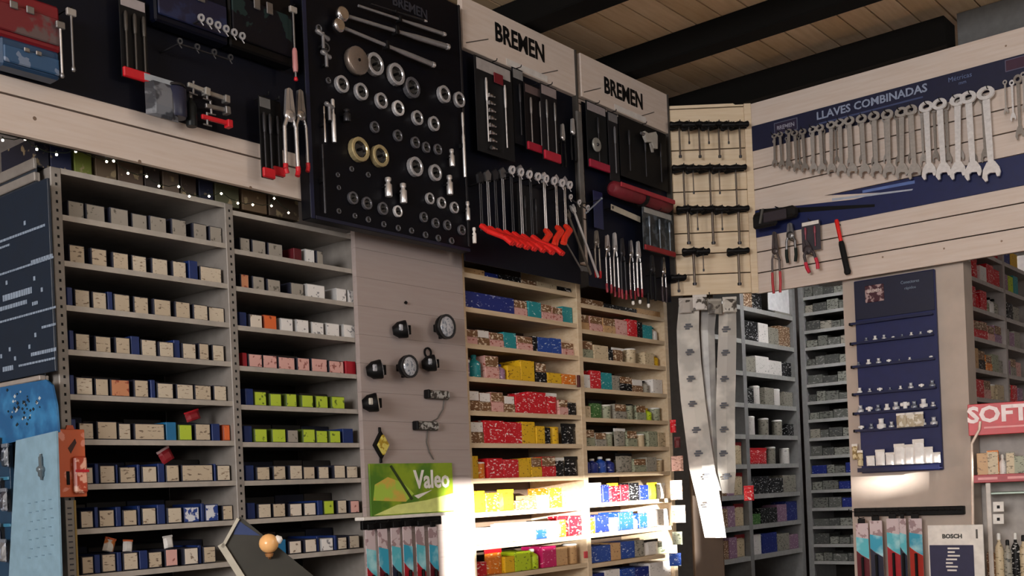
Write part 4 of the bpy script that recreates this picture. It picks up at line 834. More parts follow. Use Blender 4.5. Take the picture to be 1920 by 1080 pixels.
def ratchet(p0, p1, w1, label, head=True, off=.184, m=mat('A0A0A4', .3, .6)):
    a, bb = TW(*p0, off), TW(*p1, off); dx, dz = bb[0] - a[0], bb[1] - a[1]; L_ = math.hypot(dx, dz)
    o = thing('ratchet', W, a[0], -off, a[1], label, 'ratchet'); o.rotation_euler = (0, -math.atan2(dz, dx), W.a)
    # local x now follows the bar
    part('handle', MB().rev((.02, 0, 0), (1, 0, 0), [(w1 * .5, 0), (w1 * .55, L_ * .5), (w1 * .8, L_ * .62), (w1 * .85, L_ * .9), (w1 * .6, L_ * .93)], 10), m, o)
    if head: part('ratchet_head', MB().rev((0, .008, 0), (0, -1, 0), [(w1 * 1.8, 0), (w1 * 2, .004), (w1 * 2, .018), (w1 * 1.5, .022)], 16), CHROME, o)
    part('end_cap', MB().rev((L_ * .95, 0, 0), (1, 0, 0), [(w1 * .9, 0), (w1 * .9, .012), (w1 * .5, .018)], 10), BRIGHT, o)
    part('retaining_clip', MB().rbox(L_ * .45, L_ * .48, -w1, .015, -w1 * 1.2, w1 * 1.2, .002), BLACK, o)
ratchet((641, 27), (846, 90), .013, 'long chrome ratchet, uppermost at the head of the socket board')
ratchet((634, 48), (818, 124), .012, 'second chrome ratchet, slanting just below the longest one', off=.186)
ratchet((664, 8), (838, 66), .009, 'thin breaker bar above the two ratchets', head=False)
ratchet((688, 5), (800, 40), .005, 'short thin drive bar at the top of the socket board', head=False, m=DARKSTEEL)

for i, (px, y0, y1, hw) in enumerate([(606, 62, 92, .03), (612, 100, 126, .022), (618, 196, 226, .018)]):
    a = TW(px, y0, .17); bb = TW(px, y1, .17)
    o = thing('joint_bar', W, bb[0], -.172, bb[1], f'dim swivel drive joint near the board edge, {ORD[i]} from the top', 'socket tool')
    part('shank', MB().cyl((0, 0, 0), (0, 0, a[1] - bb[1]), .006, .006, 8), mat('8C8C90', .3, .6), o); part('cross_piece', MB().rev((-hw, 0, a[1] - bb[1]), (1, 0, -.3), [(.006, 0), (.009, .006), (.006, hw), (.009, hw * 2 - .006), (.005, hw * 2)], 8), mat('9C9CA0', .3, .6), o); part('clip', MB().rbox(-.008, .008, .007, .020, .004, .012, .001), BLACK, o)
# ------------------------------------------------------------------ wrenches on the right tool wall
o = thing('blue_banner', V, 0, 0, 0, 'navy banner reading LLAVES COMBINADAS above the wrench row', 'banner')
bz1 = (V.hit(1424, 229, .004)[1] + V.hit(1915, 107, .004)[1]) / 2; bz0 = bz1 - .125
part('banner_strip', MB().rbox(.012, VXR - .05, -.006, -.0005, bz0, bz1, .001), mat('0B1034', .5), o)
GT = mat('8E9AB4', .5)
a, bb = V.hit(1531, 214, .006), V.hit(1738, 162, .006)
tl = text('LLAVES COMBINADAS', .052, GT, o, (a[0] + bb[0]) / 2, -.0066, bz1 - .037, bold=.0012)
bpy.context.view_layer.update(); tl.scale = ((bb[0] - a[0]) / max(.01, tl.dimensions[0]), 1, 1)
x, z = V.hit(1800, 148, .006); text('Métricas', .03, mat('5C6C94', .5), o, x, -.0066, bz1 - .03); text('mm', .022, mat('5C6C94', .5), o, x + .01, -.0066, bz1 - .055)
x, z = V.hit(1473, 232, .008)
lg = part('logo_frame', MB().rbox(x - .062, x + .062, -.008, -.0062, bz1 - .075, bz1 - .015, .001), mat('585E74', .5), o); part('logo_field', MB().rbox(x - .058, x + .058, -.0088, -.0082, bz1 - .071, bz1 - .019, .0002), mat('241C38', .5), lg)
text('BREMEN', .028, mat('8C8C9C', .5), lg, x, -.0092, bz1 - .045, bold=.0006, sx=.9)
x, z = V.hit(1910, 128, .008)
lg = part('logo_frame', MB().rbox(x - .055, x + .075, -.008, -.0062, bz1 - .06, bz1 - .008, .001), mat('5C5870', .5), o); part('logo_field', MB().rbox(x - .051, x + .071, -.0088, -.0082, bz1 - .056, bz1 - .012, .0002), mat('3C1C34', .5), lg)
part('sub_line', MB().box(a[0], bb[0] - .02, -.0068, -.0062, bz1 - .078, bz1 - .070), mat('3C4870', .5), o)
WM = [mat('B8B4B0', .32, .5), mat('ECECEE', .28, .4), mat('96908A', .36, .5)]
def wrench_mesh(m):
    mb = MB()                                     # unit length 1, hanging: ring at top, open jaw at the bottom
    mb.ring((0, 0, .93), (0, 1, 0), .052, .018, 16, h=.017)
    mb.prism([(-.028, .86), (.028, .86), (.022, .16), (-.022, .16)], -.010, .010)
    mb.prism([(-.03, .20), (-.062, .13), (-.074, .05), (-.052, .0), (-.034, .01), (-.034, .07), (-.014, .085), (.030, .075), (.040, .03), (.058, .03), (.070, .075), (.062, .13), (.03, .20)][::-1], -.014, .014)
    return mb.mesh('wrench', m)
WMESH = [wrench_mesh(m) for m in WM]
SH = mat('6C6864', .4, .8)
WX = [(1853,169,340),(1819,178,338),(1790,186,337),(1764,192,337),(1737,198,337),(1710,204,336),(1686,210,335),(1662,214,334),(1639,217,332),(1617,222,332),(1594,226,331),(1574,231,330),(1555,236,328),(1538,241,326),(1522,245,325),(1506,249,323),(1491,252,322),(1477,250,318),(1463,255,315),(1450,259,312)]
for i, (px, y0, y1) in enumerate(WX[::-1]):
    a = V.hit(px, y0 - 8, .05); bb = V.hit(px, y1, .05); L_ = a[1] - bb[1]
    n = len(WX); m = 1 if i >= n - 5 else (0 if i > 4 else 2)
    o = thing('combination_wrench', V, a[0], -.05, bb[1], f'{"bright large" if i >= n - 2 else "chrome"} combination wrench, {ORD[i]} from the corner in the hanging row', 'wrench', 'combination wrenches on the right wall', WMESH[m])
    tl_ = math.radians(random.uniform(-2, 2)); o.rotation_euler = (0, tl_, V.a); o.scale = (L_ * 1.3, L_, L_)
    hk = thing('wall_hook', V, a[0], 0, a[1] - L_ * .04, f'black hook carrying the {ORD[i]} wrench from the corner', 'hook', 'hooks of the wrench row', MB().tube([(0, 0, 0), (0, -.075, .002), (0, -.078, .012)], .0022, 6).mesh('hook', BLACK))
# second layer: shorter wrenches behind, between the long ones
for i in range(18):
    px = 1452 + i * 23; y0 = 262 - i * 5.0; y1 = 318 + i * .2 - (6 if i % 2 else 0)
    a = V.hit(px, y0, .02); bb = V.hit(px, y1, .02); L_ = (a[1] - bb[1]) * .93
    o = thing('ring_wrench', V, a[0], -.024, a[1] - L_, f'short dull wrench behind the front row, {ORD[i]} from the corner', 'wrench', 'short wrenches behind the front row', WMESH[2 if i % 3 else 0]); o.scale = (L_ * .85, L_ * .7, L_)
for i, (px, y0, y1) in enumerate([(1884, 150, 215), (1897, 150, 228), (1908, 140, 262), (1918, 135, 210)]):
    a = V.hit(px, y0, .04); bb = V.hit(px, y1, .04); L_ = a[1] - bb[1]
    o = thing('small_wrench', V, a[0], -.04, bb[1], f'small wrench past the largest ones, {ORD[i]} toward the frame edge', 'wrench', 'small wrenches past the long row', WMESH[i % 3]); o.scale = (L_ * .9, L_, L_)
# lower navy strip with pale swoosh
o = thing('lower_banner', V, 0, 0, 0, 'lower navy banner strip with pale swoosh under the wrench row', 'banner')
lz1 = (V.hit(1920, 291, .01)[1] + V.hit(1600, 353, .01)[1]) / 2; lz0 = (V.hit(1920, 352, .01)[1] + V.hit(1600, 405, .01)[1]) / 2
part('banner_strip', MB().rbox(.012, VXR - .05, -.008, -.0005, lz0, lz1, .001), mat('0C1A4E', .45), o)
def VP(px, py): return V.hit(px, py, .009)
part('swoosh_or_sunlight', MB().prism([VP(1424, 393), VP(1600, 374), VP(1655, 361), VP(1540, 367), VP(1424, 381)][::1], -.0092, -.0082), PINE, o)
part('white_line', MB().prism([VP(1560, 377), VP(1710, 357), VP(1712, 354), VP(1560, 372)], -.0094, -.0084), mat('A8B0C0', .4), o)
part('blue_text', MB().prism([VP(1617, 362), VP(1715, 344), VP(1715, 338), VP(1617, 357)], -.0094, -.0084), mat('5C74B0', .4), o)
part('black_band', MB().prism([VP(1424, 404), VP(1640, 388), VP(1640, 383), VP(1424, 392)], -.0096, -.0086), BLACK, o)

# ------------------------------------------------------------------ T-handle rack on the corner wall
def t_handle(px, py, y1, wpx, label, thick=.0045, group='T-handle keys on the corner rack', off=.06):
    a = CF.hit(px, py, off); bb = CF.hit(px, y1, off); hh = a[1] - bb[1]; hw = wpx / 2 * 5.5 / FPX
    o = thing('t_handle_key', CF, a[0], -off, bb[1], label, 'key tool', group)
    part('grip', MB().rev((-hw, 0, hh), (1, 0, 0), [(.010, 0), (.016, .006), (.011, hw * .5), (.017, hw), (.011, hw * 1.5), (.016, 2 * hw - .006), (.010, 2 * hw)], 10).rev((0, 0, hh - .022), (0, 0, 1), [(.006, 0), (.011, .02)], 8), BLACK, o)
    part('shaft', MB().cyl((0, 0, .01), (0, 0, hh - .02), thick, thick, 8), mat('6C625A', .4, .8), o)
    part('tip', MB().cyl((0, 0, 0), (0, 0, .012), thick * 1.5, thick * 1.7, 6), DARKSTEEL, o)
    part('hook', MB().tube([(0, off, hh + .006), (0, -.02, hh + .004), (0, -.022, hh + .016)], .0024, 6), BLACK, o)
    part('second_grip', MB().rev((-hw * .9, .03, hh - .010), (1, 0, .08), [(.008, 0), (.013, .006), (.008, hw * .9), (.010, hw * 1.75), (.006, hw * 1.8)], 8), RUBBER, o)
rk = [('topmost', 233, 296, [1273, 1310, 1347, 1386], 36), ('second', 314, 390, [1281, 1330, 1379], 42), ('third', 391, 458, [1289, 1335, 1384], 42), ('lowest', 470, 535, [1300, 1384], 42)]
for nm, y0, y1, xs, wp in rk:
    for j, px in enumerate(xs): t_handle(px, y0, y1, wp, f'black T-handle key, {ORD[j]} from left in the {nm} row of the corner rack', .0065 if nm in ('third', 'lowest') else .0048)
t_handle(1272, 520, 548, 30, 'short black T-handle key hanging lowest at the corner rack edge')
for nm, y0, y1, xs, wp in rk:
    for j in range(len(xs)):
        px = xs[j] + 18
        if px > 1396: continue
        t_handle(px, y0 + 1, y1 - 26, 26, f'short black T-handle key, {ORD[j]} of the small ones in the {nm} corner rack row', .003, off=.115)

# ------------------------------------------------------------------ generic hand tools
def pliers(fr, px, py, y1, label, grip=RED, metal=STEEL, off=.14, spread=.35, tilt=0, headfrac=.32, group=None, width=None, gf=.5):
    a = fr.hit(px, py, off); bb = fr.hit(px, y1, off); hh = a[1] - bb[1]; w_ = width or hh * .14
    o = thing('pliers', fr, a[0], -off, bb[1], label, 'pliers', group, tilt=tilt)
    hz = hh * (1 - headfrac)
    part('jaws', MB().prism([(-w_ * .5, hz), (-w_ * .28, hh * .98), (-.001, hh), (-.001, hz + .01)], -.005, .005).prism([(.001, hz + .01), (.001, hh), (w_ * .28, hh * .98), (w_ * .5, hz)], -.005, .005), metal, o)
    part('pivot', MB().rev((0, .007, hz), (0, -1, 0), [(w_ * .42, 0), (w_ * .5, .003), (w_ * .5, .012), (w_ * .2, .014)], 12), metal, o)
    for s_ in (-1, 1):
        part('handle', MB().tube([(s_ * w_ * .2, 0, hz), (s_ * w_ * .55, 0, hz * .8), (s_ * w_ * .6, 0, hz * gf * .6)], w_ * .16, 7), metal if grip is not RUBBER else RUBBER, o)
        part('grip', MB().tube([(s_ * w_ * .6, 0, hz * gf), (s_ * w_ * .62, 0, hz * gf * .5), (s_ * w_ * .5, 0, 0)], w_ * .2, 8), grip, o)
    part('hook', MB().tube([(0, off - OFF1 - .01 if fr is W else off - .002, hz * .82), (0, -.012, hz * .82), (0, -.014, hz * .82 + .01)], .002, 6), BLACK, o)
    return o
def blister(fr, x0p, y0p, x1p, y1p, label, card=BLACK, blis=CLEAR, tool=STEEL, off=.13, head=WHITE, n=3, group=None, foot=None):
    """card hung on a hook with a few shafts or pieces under a clear cover"""
    a = fr.hit(x0p, (y0p + y1p) / 2, off)[0]; bb = fr.hit(x1p, (y0p + y1p) / 2, off)[0]; xm = (x0p + x1p) / 2
    z1 = fr.hit(xm, y0p, off)[1]; z0 = fr.hit(xm, y1p, off)[1]; hw = (bb - a) / 2; hh = z1 - z0
    o = thing('blister_pack', fr, (a + bb) / 2, -off, z0, label, 'package', group)
    part('card', MB().rbox(-hw, hw, 0, .004, 0, hh, .001), card, o)
    if head is not None: part('header_card', MB().rbox(-hw * .9, hw * .9, -.0022, -.0004, hh * .86, hh * .98, .0006), head, o)
    for i in range(n):
        x = -hw + (i + .5) * 2 * hw / n; r_ = min(.006, hw / n * .55)
        part('tool_shaft', MB().cyl((x, -.008, hh * .12), (x, -.008, hh * .55), r_ * .55, r_ * .55, 7).rev((x, -.008, hh * .55), (0, 0, 1), [(r_ * .8, 0), (r_, hh * .05), (r_, hh * .2), (r_ * .6, hh * .24)], 8), tool, o)
    if foot is not None: part('foot_band', MB().rbox(-hw, hw, -.012, -.0004, 0, hh * .12, .003), foot, o)
    part('hook', MB().tube([(0, off - (.132 if x0p > 880 and y0p < 240 else OFF1 + .008) if fr is W else off - .002, hh + .002), (0, -.02, hh + .002), (0, -.022, hh + .01)], .002, 6), BLACK, o)
    return o
# ---- top left tools
def case(x0p, y0p, x1p, y1p, label, body, lid, off=.17, name='tool_case', ym=None):
    a = W.hit(x0p, (y0p + y1p) / 2, off)[0]; bb = W.hit(x1p, (y0p + y1p) / 2, off)[0]; z1 = W.hit((x0p + x1p) / 2, y0p, off)[1]; z0 = W.hit((x0p + x1p) / 2, y1p, off)[1]
    hw, hh = (bb - a) / 2, z1 - z0
    o = thing(name, W, (a + bb) / 2, -off, z0, label, 'case')
    part('body', MB().rbox(-hw, hw, 0, .05, 0, hh, .006), body, o)
    part('lid', MB().rbox(-hw * .94, hw * .94, -.008, -.0005, hh * .12, hh * .7, .003), lid, o)
    part('latch', MB().rbox(-hw * .3, -hw * .1, -.014, -.0085, hh * .6, hh * .76, .002), STEEL, o); part('latch', MB().rbox(hw * .1, hw * .3, -.014, -.0085, hh * .6, hh * .76, .002), STEEL, o)
    return o
case(-40, -12, 112, 76, 'red moulded tool case hanging over the pale board', mat('74101C', .4), mat('6A1C24', .4, 0, 'print', '5C4C4C', 16, lo=.5))
case(2, 82, 112, 135, 'blue tool case just below the red one', mat('1C3C5C', .4), mat('284C70', .4, 0, 'print', '6C7C94', 20, lo=.56))
case(290, -40, 426, 60, 'dark navy tool case above the gleaming clips', mat('070A18', .4), mat('0A1030', .4, 0, 'print', '182448', 16, lo=.5))
case(430, -30, 548, 105, 'black tool case beside the slim green card', mat('060608', .4), mat('0C0C14', .4, 0, 'print', '1C2C2C', 16, lo=.55))
def rod(px, y0, y1, r_, label, m=CHROME, headm=STEEL, tipm=STEEL, off=.19, grip=None):
    a = W.hit(px, y0, off); bb = W.hit(px, y1, off); hh = a[1] - bb[1]
    o = thing('puller_rod', W, bb[0], -off, bb[1], label, 'tool')
    part('rod', MB().cyl((0, 0, .01), (0, 0, hh - .01), r_, r_, 10), m, o)
    part('head', MB().rbox(-r_ * 4, r_ * 4, -r_ * 1.6, r_ * 1.6, hh - .02, hh, .002), headm, o); part('tip', MB().rev((0, 0, 0), (0, 0, 1), [(r_ * 1.2, 0), (r_ * 2, .004), (r_ * 1.4, .012)], 10), tipm, o)
    if grip: part('grip', MB().rev((0, 0, hh * .12), (0, 0, 1), [(r_ * 2, 0), (r_ * 2.6, hh * .06), (r_ * 2.4, hh * .28), (r_ * 1.6, hh * .32)], 10), grip, o)
    part('hook', MB().tube([(0, off - OFF1 - .008, hh + .004), (0, -.01, hh + .004)], .002, 6), BLACK, o)
rod(117, 42, 146, .0032, 'slim chrome puller rod next to the blue case', BRIGHT)
rod(138, 18, 134, .0034, 'grey puller rod with flat head beside the chrome one', STEEL, mat('A8A4A0', .4, .4))
rod(555, 15, 152, .0036, 'long rod with pink and red grip above the silver snips', STEEL, mat('A8A4A0', .4, .4), RED, .2, mat('B87C7C', .4))
blister(W, 226, -4, 276, 150, 'pack of long dark files with a red foot band', mat('101012', .5), tool=mat('4A4642', .4, .5), off=.15, head=mat('A0989A', .5), n=3, foot=RED)
x, z = W.hit(250, 5, .16)
# shiny clip bar under navy case
def bar_of(px0, py0, px1, py1, n, label, m, name='clip_bar', off=.16, s_=.012):
    a = W.hit(px0, py0, off); bb = W.hit(px1, py1, off); o = thing(name, W, 0, 0, 0, label, 'tool set')
    part('bar', MB().tube([(a[0], -off, a[1]), (bb[0], -off, bb[1])], .003, 6), DARKSTEEL, o)
    for i in range(n):
        f = i / (n - 1); x = a[0] + (bb[0] - a[0]) * f; z = a[1] + (bb[1] - a[1]) * f
        part('clip', MB().ring((x, -off - .006, z + .006), (0, 1, .3), s_ * .7, s_ * .25, 10).cyl((x, -off, z), (x + s_, -off, z - s_), .002, .002, 6), m, o)
    part('bracket', MB().tube([(a[0], -off, a[1]), (a[0], -OFF1 - .007, a[1])], .003, 6), DARKSTEEL, o); return o
bar_of(375, 38, 452, 72, 6, 'row of gleaming ring clips under the navy case', mat('C8C8CC', .3, .6), off=.21)
bar_of(335, 82, 430, 112, 4, 'row of dim clips ending in a bright one, lower navy area', mat('5C5C60', .3, .8), off=.2, s_=.01)
x, z = W.hit(466, 75, .16); pouch(W, x, -.16, z - .028, .03, .05, mat('B48C90', .4, 0, 'print', 'E0D8D8', 30), RED, 'small pink and white tag pack beneath the black case', 'tag_pack', 'package', None, .02, -.3)
x, z = W.hit(532, 108, .15); carton(W, x - .028, x + .03, -.165, z - .014, .02, .012, mat('28443C', .4), mat('345C50', .4), 'green_card', 'slim green card pack between black case and rod', 'package', None)
# clear bag and clamps on the ledge
x, z = W.hit(303, 190, .16); pouch(W, x, -.16, z - .05, .11, .11, mat('70747C', .2, 0, 'print', '3C4048', 18, lo=.5), mat('9CA4AC', .3), 'crumpled clear bag hanging beside the files', 'clear_bag', 'bag', None, .03)
x, z = W.hit(337, 190, .17); o = thing('black_cup', W, x, -.15, z - .045, 'dark blue grey filter cup below the navy case', 'filter cup'); part('body', MB().rev((0, 0, 0), (0, 0, 1), [(.028, 0), (.032, .008), (.032, .085), (.026, .09)], 16), mat('20243A', .4), o); part('rim', MB().rev((0, 0, .0905), (0, 0, 1), [(.030, 0), (.028, .008)], 16), DARKSTEEL, o); part('bracket', MB().rbox(-.01, .01, .033, .044, .02, .07, .002), BLACK, o)
for i, (p0, p1, m, ds) in enumerate([((352, 158), (388, 172), mat('B0B0AC', .3, .6), 'short pale clamp bar behind the filter cup'), ((378, 170), (425, 186), mat('A8A8A8', .3, .8), 'chrome clamp bar, upper of the pair near the board corner'), ((385, 198), (426, 207), STEEL, 'thin steel clamp bar, middle of the group'), ((378, 218), (430, 232), RED, 'red handled clamp bar lying lowest of the group')]):
    a, bb = W.hit(*p0, .16), W.hit(*p1, .16); o = thing('clamp_bar', W, a[0], -.16, a[1], ds, 'clamp'); dx, dz = bb[0] - a[0], bb[1] - a[1]; L_ = math.hypot(dx, dz); o.rotation_euler = (0, -math.atan2(dz, dx), W.a)
    part('bar', MB().rbox(0, L_, -.005, .005, -.007, .007, .002), m, o); part('end_jaw', MB().rbox(L_ - .012, L_ + .006, -.012, .012, -.014, .010, .002), m, o); part('screw', MB().cyl((.02, 0, -.022), (.02, 0, .016), .004, .004, 8).cyl((.005, 0, -.022), (.035, 0, -.022), .0025, .0025, 6), STEEL, o); part('wall_peg', MB().cyl((L_ * .5, .005, 0), (L_ * .5, .052, 0), .002, .002, 6), BLACK, o)
x, z = W.hit(362, 205, .16); bottle(W, x, -.15, z - .05, .1, .017, mat('14181A', .4), STEEL, 'small dark bottle standing by the clamp bars', 'oil_bottle')
# snips
blister(W, 488, 182, 510, 334, 'black sheathed shears with red foot over the pale board', BLACK, tool=DARKSTEEL, off=.16, head=mat('5C5C5C', .4), n=2, foot=RED)
blister(W, 508, 190, 529, 330, 'second black sheathed shears with red foot close behind the first', mat('101012', .4), tool=DARKSTEEL, off=.145, head=None, n=1, foot=RED)
pliers(W, 541, 165, 326, 'bright chrome snips with red ends beside the socket board', RED, mat('E8E8EC', .25, .85), .19, width=.042, gf=.16)
pliers(W, 562, 168, 318, 'chrome snips touching the socket board edge', RED, mat('C8C8CC', .25, .9), .17, width=.036, gf=.16)

# ---- tools under the headers
blister(W, 893, 118, 962, 292, 'hex socket set on a long card with a red badge under nearer header', mat('1A1A1C', .5), tool=BRIGHT, off=.15, head=mat('A09A98', .5), n=2)
x, z = W.hit(935, 148, .16); thing('red_badge', W, x, -.156, z, 'dark red badge fixed on the hex socket card', 'badge', me=MB().rbox(-.028, .03, -.004, 0, -.02, .022, .002).mesh('badge', mat('6C1824', .4)))
for i in range(8):
    x, z = W.hit(922 + i * .6, 180 + i * 14, .165); o = thing('hex_bit_socket', W, x, -.165, z, f'small hex bit socket, {ORD[i]} from the top of the long card', 'socket', 'hex bit sockets on the card', MB().rev((-.018, 0, 0), (1, 0, 0), [(.008, 0), (.0085, .002), (.0085, .02), (.004, .022), (.004, .036)], 10).mesh('bit_socket', CHROME))
blister(W, 963, 130, 983, 270, 'narrow dark sleeve of long keys beside the hex set', mat('0C0E14', .5), tool=DARKSTEEL, off=.14, head=mat('787878', .5), n=1)
blister(W, 985, 162, 1020, 285, 'screwdriver pouch with red foot under the nearer header', mat('141012', .5), tool=mat('8C8684', .35, .6), off=.15, head=mat('5C4C4C', .5), n=2, foot=mat('A01830', .4))
blister(W, 1016, 162, 1046, 302, 'second screwdriver pouch with red foot, lower than its neighbour', mat('18161A', .5), tool=STEEL, off=.17, head=mat('8C8080', .5), n=2, foot=mat('B01C34', .4))
pliers(W, 1054, 232, 312, 'small chrome pliers under the nearer header', RUBBER, BRIGHT, .15, width=.026)
pliers(W, 1073, 222, 300, 'small chrome pliers beside the grey upright', RUBBER, BRIGHT, .14, width=.026)
x, z0 = W.hit(1092, 380, .14); z1 = W.hit(1092, 212, .14)[1]
o = thing('grey_upright', W, x, -.14, z0, 'grey steel hanging rail between the two headers', 'rail'); part('rail', MB().rbox(-.017, .017, -.004, .0075, 0, z1 - z0, .002), mat('6C6A68', .4, .3), o)
blister(W, 1101, 196, 1138, 318, 'gauge on a card with a round pale dial', mat('16181A', .5), tool=DARKSTEEL, off=.14, head=mat('90888A', .5), n=1, foot=mat('A01838', .4))
x, z = W.hit(1120, 271, .16); o = thing('dial_disc', W, x, -.1535, z, 'round pale dial disc on the gauge card', 'dial'); part('disc', MB().rev((0, 0, 0), (0, -1, 0), [(.032, 0), (.032, .006), (.028, .008)], 18), mat('9A9A94', .3, .3), o); part('centre', MB().rev((0, -.0085, 0), (0, -1, 0), [(.008, 0), (.005, .006)], 10), DARKSTEEL, o)
blister(W, 1142, 212, 1160, 340, 'narrow black card between gauge and rivet tool', mat('1C1C20', .5), tool=mat('5C5C60', .4), off=.146, head=mat('6C6A6C', .5), n=1)
blister(W, 1163, 234, 1250, 344, 'wide black card carrying the pale rivet tool', mat('0E0E10', .5), tool=DARKSTEEL, off=.146, head=None, n=3)
x, z = W.hit(1213, 262, .16); o = thing('rivet_tool', W, x, -.166, z, 'pale grey riveting tool on the wide black card', 'tool')
part('body', MB().prism([(-.05, .0), (-.03, -.022), (.012, -.014), (.03, -.04), (.06, -.036), (.065, .03), (.05, .045), (-.02, .022), (-.05, .026)], -.016, 0), mat('B8B4AC', .4, .2), o)
part('nose', MB().cyl((-.05, -.008, .012), (-.075, -.008, .012), .009, .006, 10), STEEL, o)
part('trigger', MB().prism([(.0, -.02), (.018, -.06), (.03, -.058), (.026, -.03)], -.012, -.004), mat('A09C96', .4, .2), o)
# red tool roll
a, bb = W.hit(1147, 355, .17), W.hit(1254, 385, .17)
o = thing('tool_roll', W, (a[0] + bb[0]) / 2, -.17, (a[1] + bb[1]) / 2, 'dark red soft tool roll beneath the rivet tool card', 'tool roll'); hw = (bb[0] - a[0]) / 2
part('roll', MB().rev((-hw, 0, 0), (1, 0, 0), [(.018, 0), (.034, .01), (.038, hw * .6), (.034, hw), (.038, hw * 1.5), (.033, hw * 2 - .01), (.018, hw * 2)], 14), mat('701824', .6), o)
part('flap', MB().rbox(-hw * .95, hw * .95, -.046, -.038, .0, .022, .003), mat('A02434', .5), o); part('strap', MB().ring((0, 0, 0), (1, 0, 0), .039, .003, 16, h=.012), BLACK, o); part('strap_hook', MB().tube([(0, .036, .02), (0, .062, .03)], .003, 6), BLACK, o)
a, bb = W.hit(1145, 388, .15), W.hit(1200, 412, .15)
o = thing('steel_rule', W, a[0], -.15, a[1], 'pale steel rule slanting under the dark red roll', 'rule'); dx, dz = bb[0] - a[0], bb[1] - a[1]; o.rotation_euler = (0, -math.atan2(dz, dx), W.a); part('blade', MB().rbox(0, math.hypot(dx, dz), -.003, .0, -.014, .014, .001), mat('C8C4B4', .3, .5), o); part('end_hole', MB().ring((.012, -.0035, 0), (0, 1, 0), .005, .0015, 10), DARKSTEEL, o); part('wall_peg', MB().cyl((.012, 0, 0), (.012, .042, 0), .002, .002, 6), BLACK, o)
# big fan of red-handled cutters
def cutter(px, py, y1, fx, fy, label, m=STEEL, gm=RED2, off=.2, wd=.006):
    """shafts run down from the head, then the long red grips reach forward"""
    a = W.hit(px, py, off); bb = W.hit(px, y1, off); hh = a[1] - bb[1]
    o = thing('red_handled_cutter', W, a[0], -off, bb[1], label, 'cutter', 'red handled cutters hanging in a row')
    for s_ in (-1, 1):
        part('shaft', MB().tube([(s_ * .005, 0, hh), (s_ * wd * .8, 0, hh * .6), (s_ * wd, 0, .0)], .0030, 7), m, o)
        part('grip', MB().tube([(s_ * wd, 0, .02), (s_ * (wd + .001) + fx * .2, -.03, -.006), (s_ * (wd + .001) + fx * .8, -.10 if fx > 0 else -.04, fy * .75), (s_ * (wd + .001) + fx * 1.1, -.13 if fx > 0 else -.05, fy * 1.25)], .0105, 8), gm, o)
    part('head', MB().prism([(-.012, hh - .012), (-.018, hh + .02), (.0, hh + .034), (.018, hh + .02), (.012, hh - .012)], -.006, .006), m, o)
    part('hook', MB().tube([(0, off - OFF1 - .008, hh - .01), (0, -.014, hh - .01)], .0024, 6), BLACK, o)
for i, (px, py, y1, m) in enumerate([(900, 338, 432, DARKSTEEL), (914, 335, 436, STEEL), (928, 333, 440, DARKSTEEL), (942, 330, 443, STEEL), (958, 326, 446, DARKSTEEL), (975, 325, 450, mat('A8A8AC', .3, .8)), (994, 330, 452, DARKSTEEL)]):
    cutter(px, py, y1, .022, -.055, f'red handled cutter, {ORD[i]} from the socket board in the hanging row', m)
for i, (px, py, y1) in enumerate([(1020, 338, 440), (1042, 342, 434), (1058, 345, 432)]): cutter(px, py, y1, -.085, -.06, f'bright headed red handled cutter, {ORD[i]} of three slanting back', BRIGHT if i == 0 else CHROME, mat('E83420', .4), .19)
bar_of(958, 322, 1066, 350, 8, 'bright clip bar above the red handled cutters', mat('D8D8DC', .25, .5), off=.235, s_=.018)
blister(W, 972, 350, 1012, 448, 'dark flat sheath hanging among the cutter shafts', mat('1C1C20', .5), tool=DARKSTEEL, off=.165, head=None, n=2)
bar_of(1068, 372, 1100, 392, 3, 'cluster of bright knobs past the cutters', BRIGHT, off=.19, s_=.012)
# slanting wrenches
for i, (p0, p1, m, ds) in enumerate([((1076, 395), (1122, 520), BRIGHT, 'bright adjustable wrench slanting beside the cutters'), ((1066, 405), (1108, 515), mat('6C665E', .4, .6), 'dull adjustable wrench hanging behind the bright one'), ((1052, 440), (1092, 508), STEEL, 'thin steel rod slanting under the red grips'), ((1128, 372), (1098, 400), mat('A8B4C4', .3, .7), 'short pale blue rod pointing up past the cutters')]):
    a, bb = W.hit(*p0, .17 + .012 * i), W.hit(*p1, .17 + .012 * i); dx, dz = bb[0] - a[0], bb[1] - a[1]; L_ = math.hypot(dx, dz)
    o = thing('adjustable_wrench' if i < 2 else 'steel_rod', W, a[0], -.17 - .012 * i, a[1], ds, 'wrench' if i < 2 else 'rod'); o.rotation_euler = (0, -math.atan2(dz, dx), W.a)
    part('bar', MB().rbox(.0, L_, -.003, .003, -.006 if i < 2 else -.003, .006 if i < 2 else .003, .001), m, o)
    part('head', MB().prism([(-.03, -.014), (-.006, -.016), (.01, -.006), (.01, .008), (-.008, .014), (-.026, .010), (-.012, .004), (-.012, -.004)], -.005, .005) if i < 2 else MB().ball((0, 0, 0), .006), m, o)
    part('hang_hook', MB().cyl((L_ * .08, .003, 0), (L_ * .08, .062 + .012 * i, 0), .002, .002, 6), BLACK, o)
navyp = thing('navy_card', W, W.hit(1122, 400, .13)[0], -.13, W.hit(1122, 428, .13)[1], 'plain navy card hanging right under the gauge card', 'card', me=MB().rbox(-.035, .04, 0, .003, 0, .17, .001).mesh('card', mat('14204C', .45)))
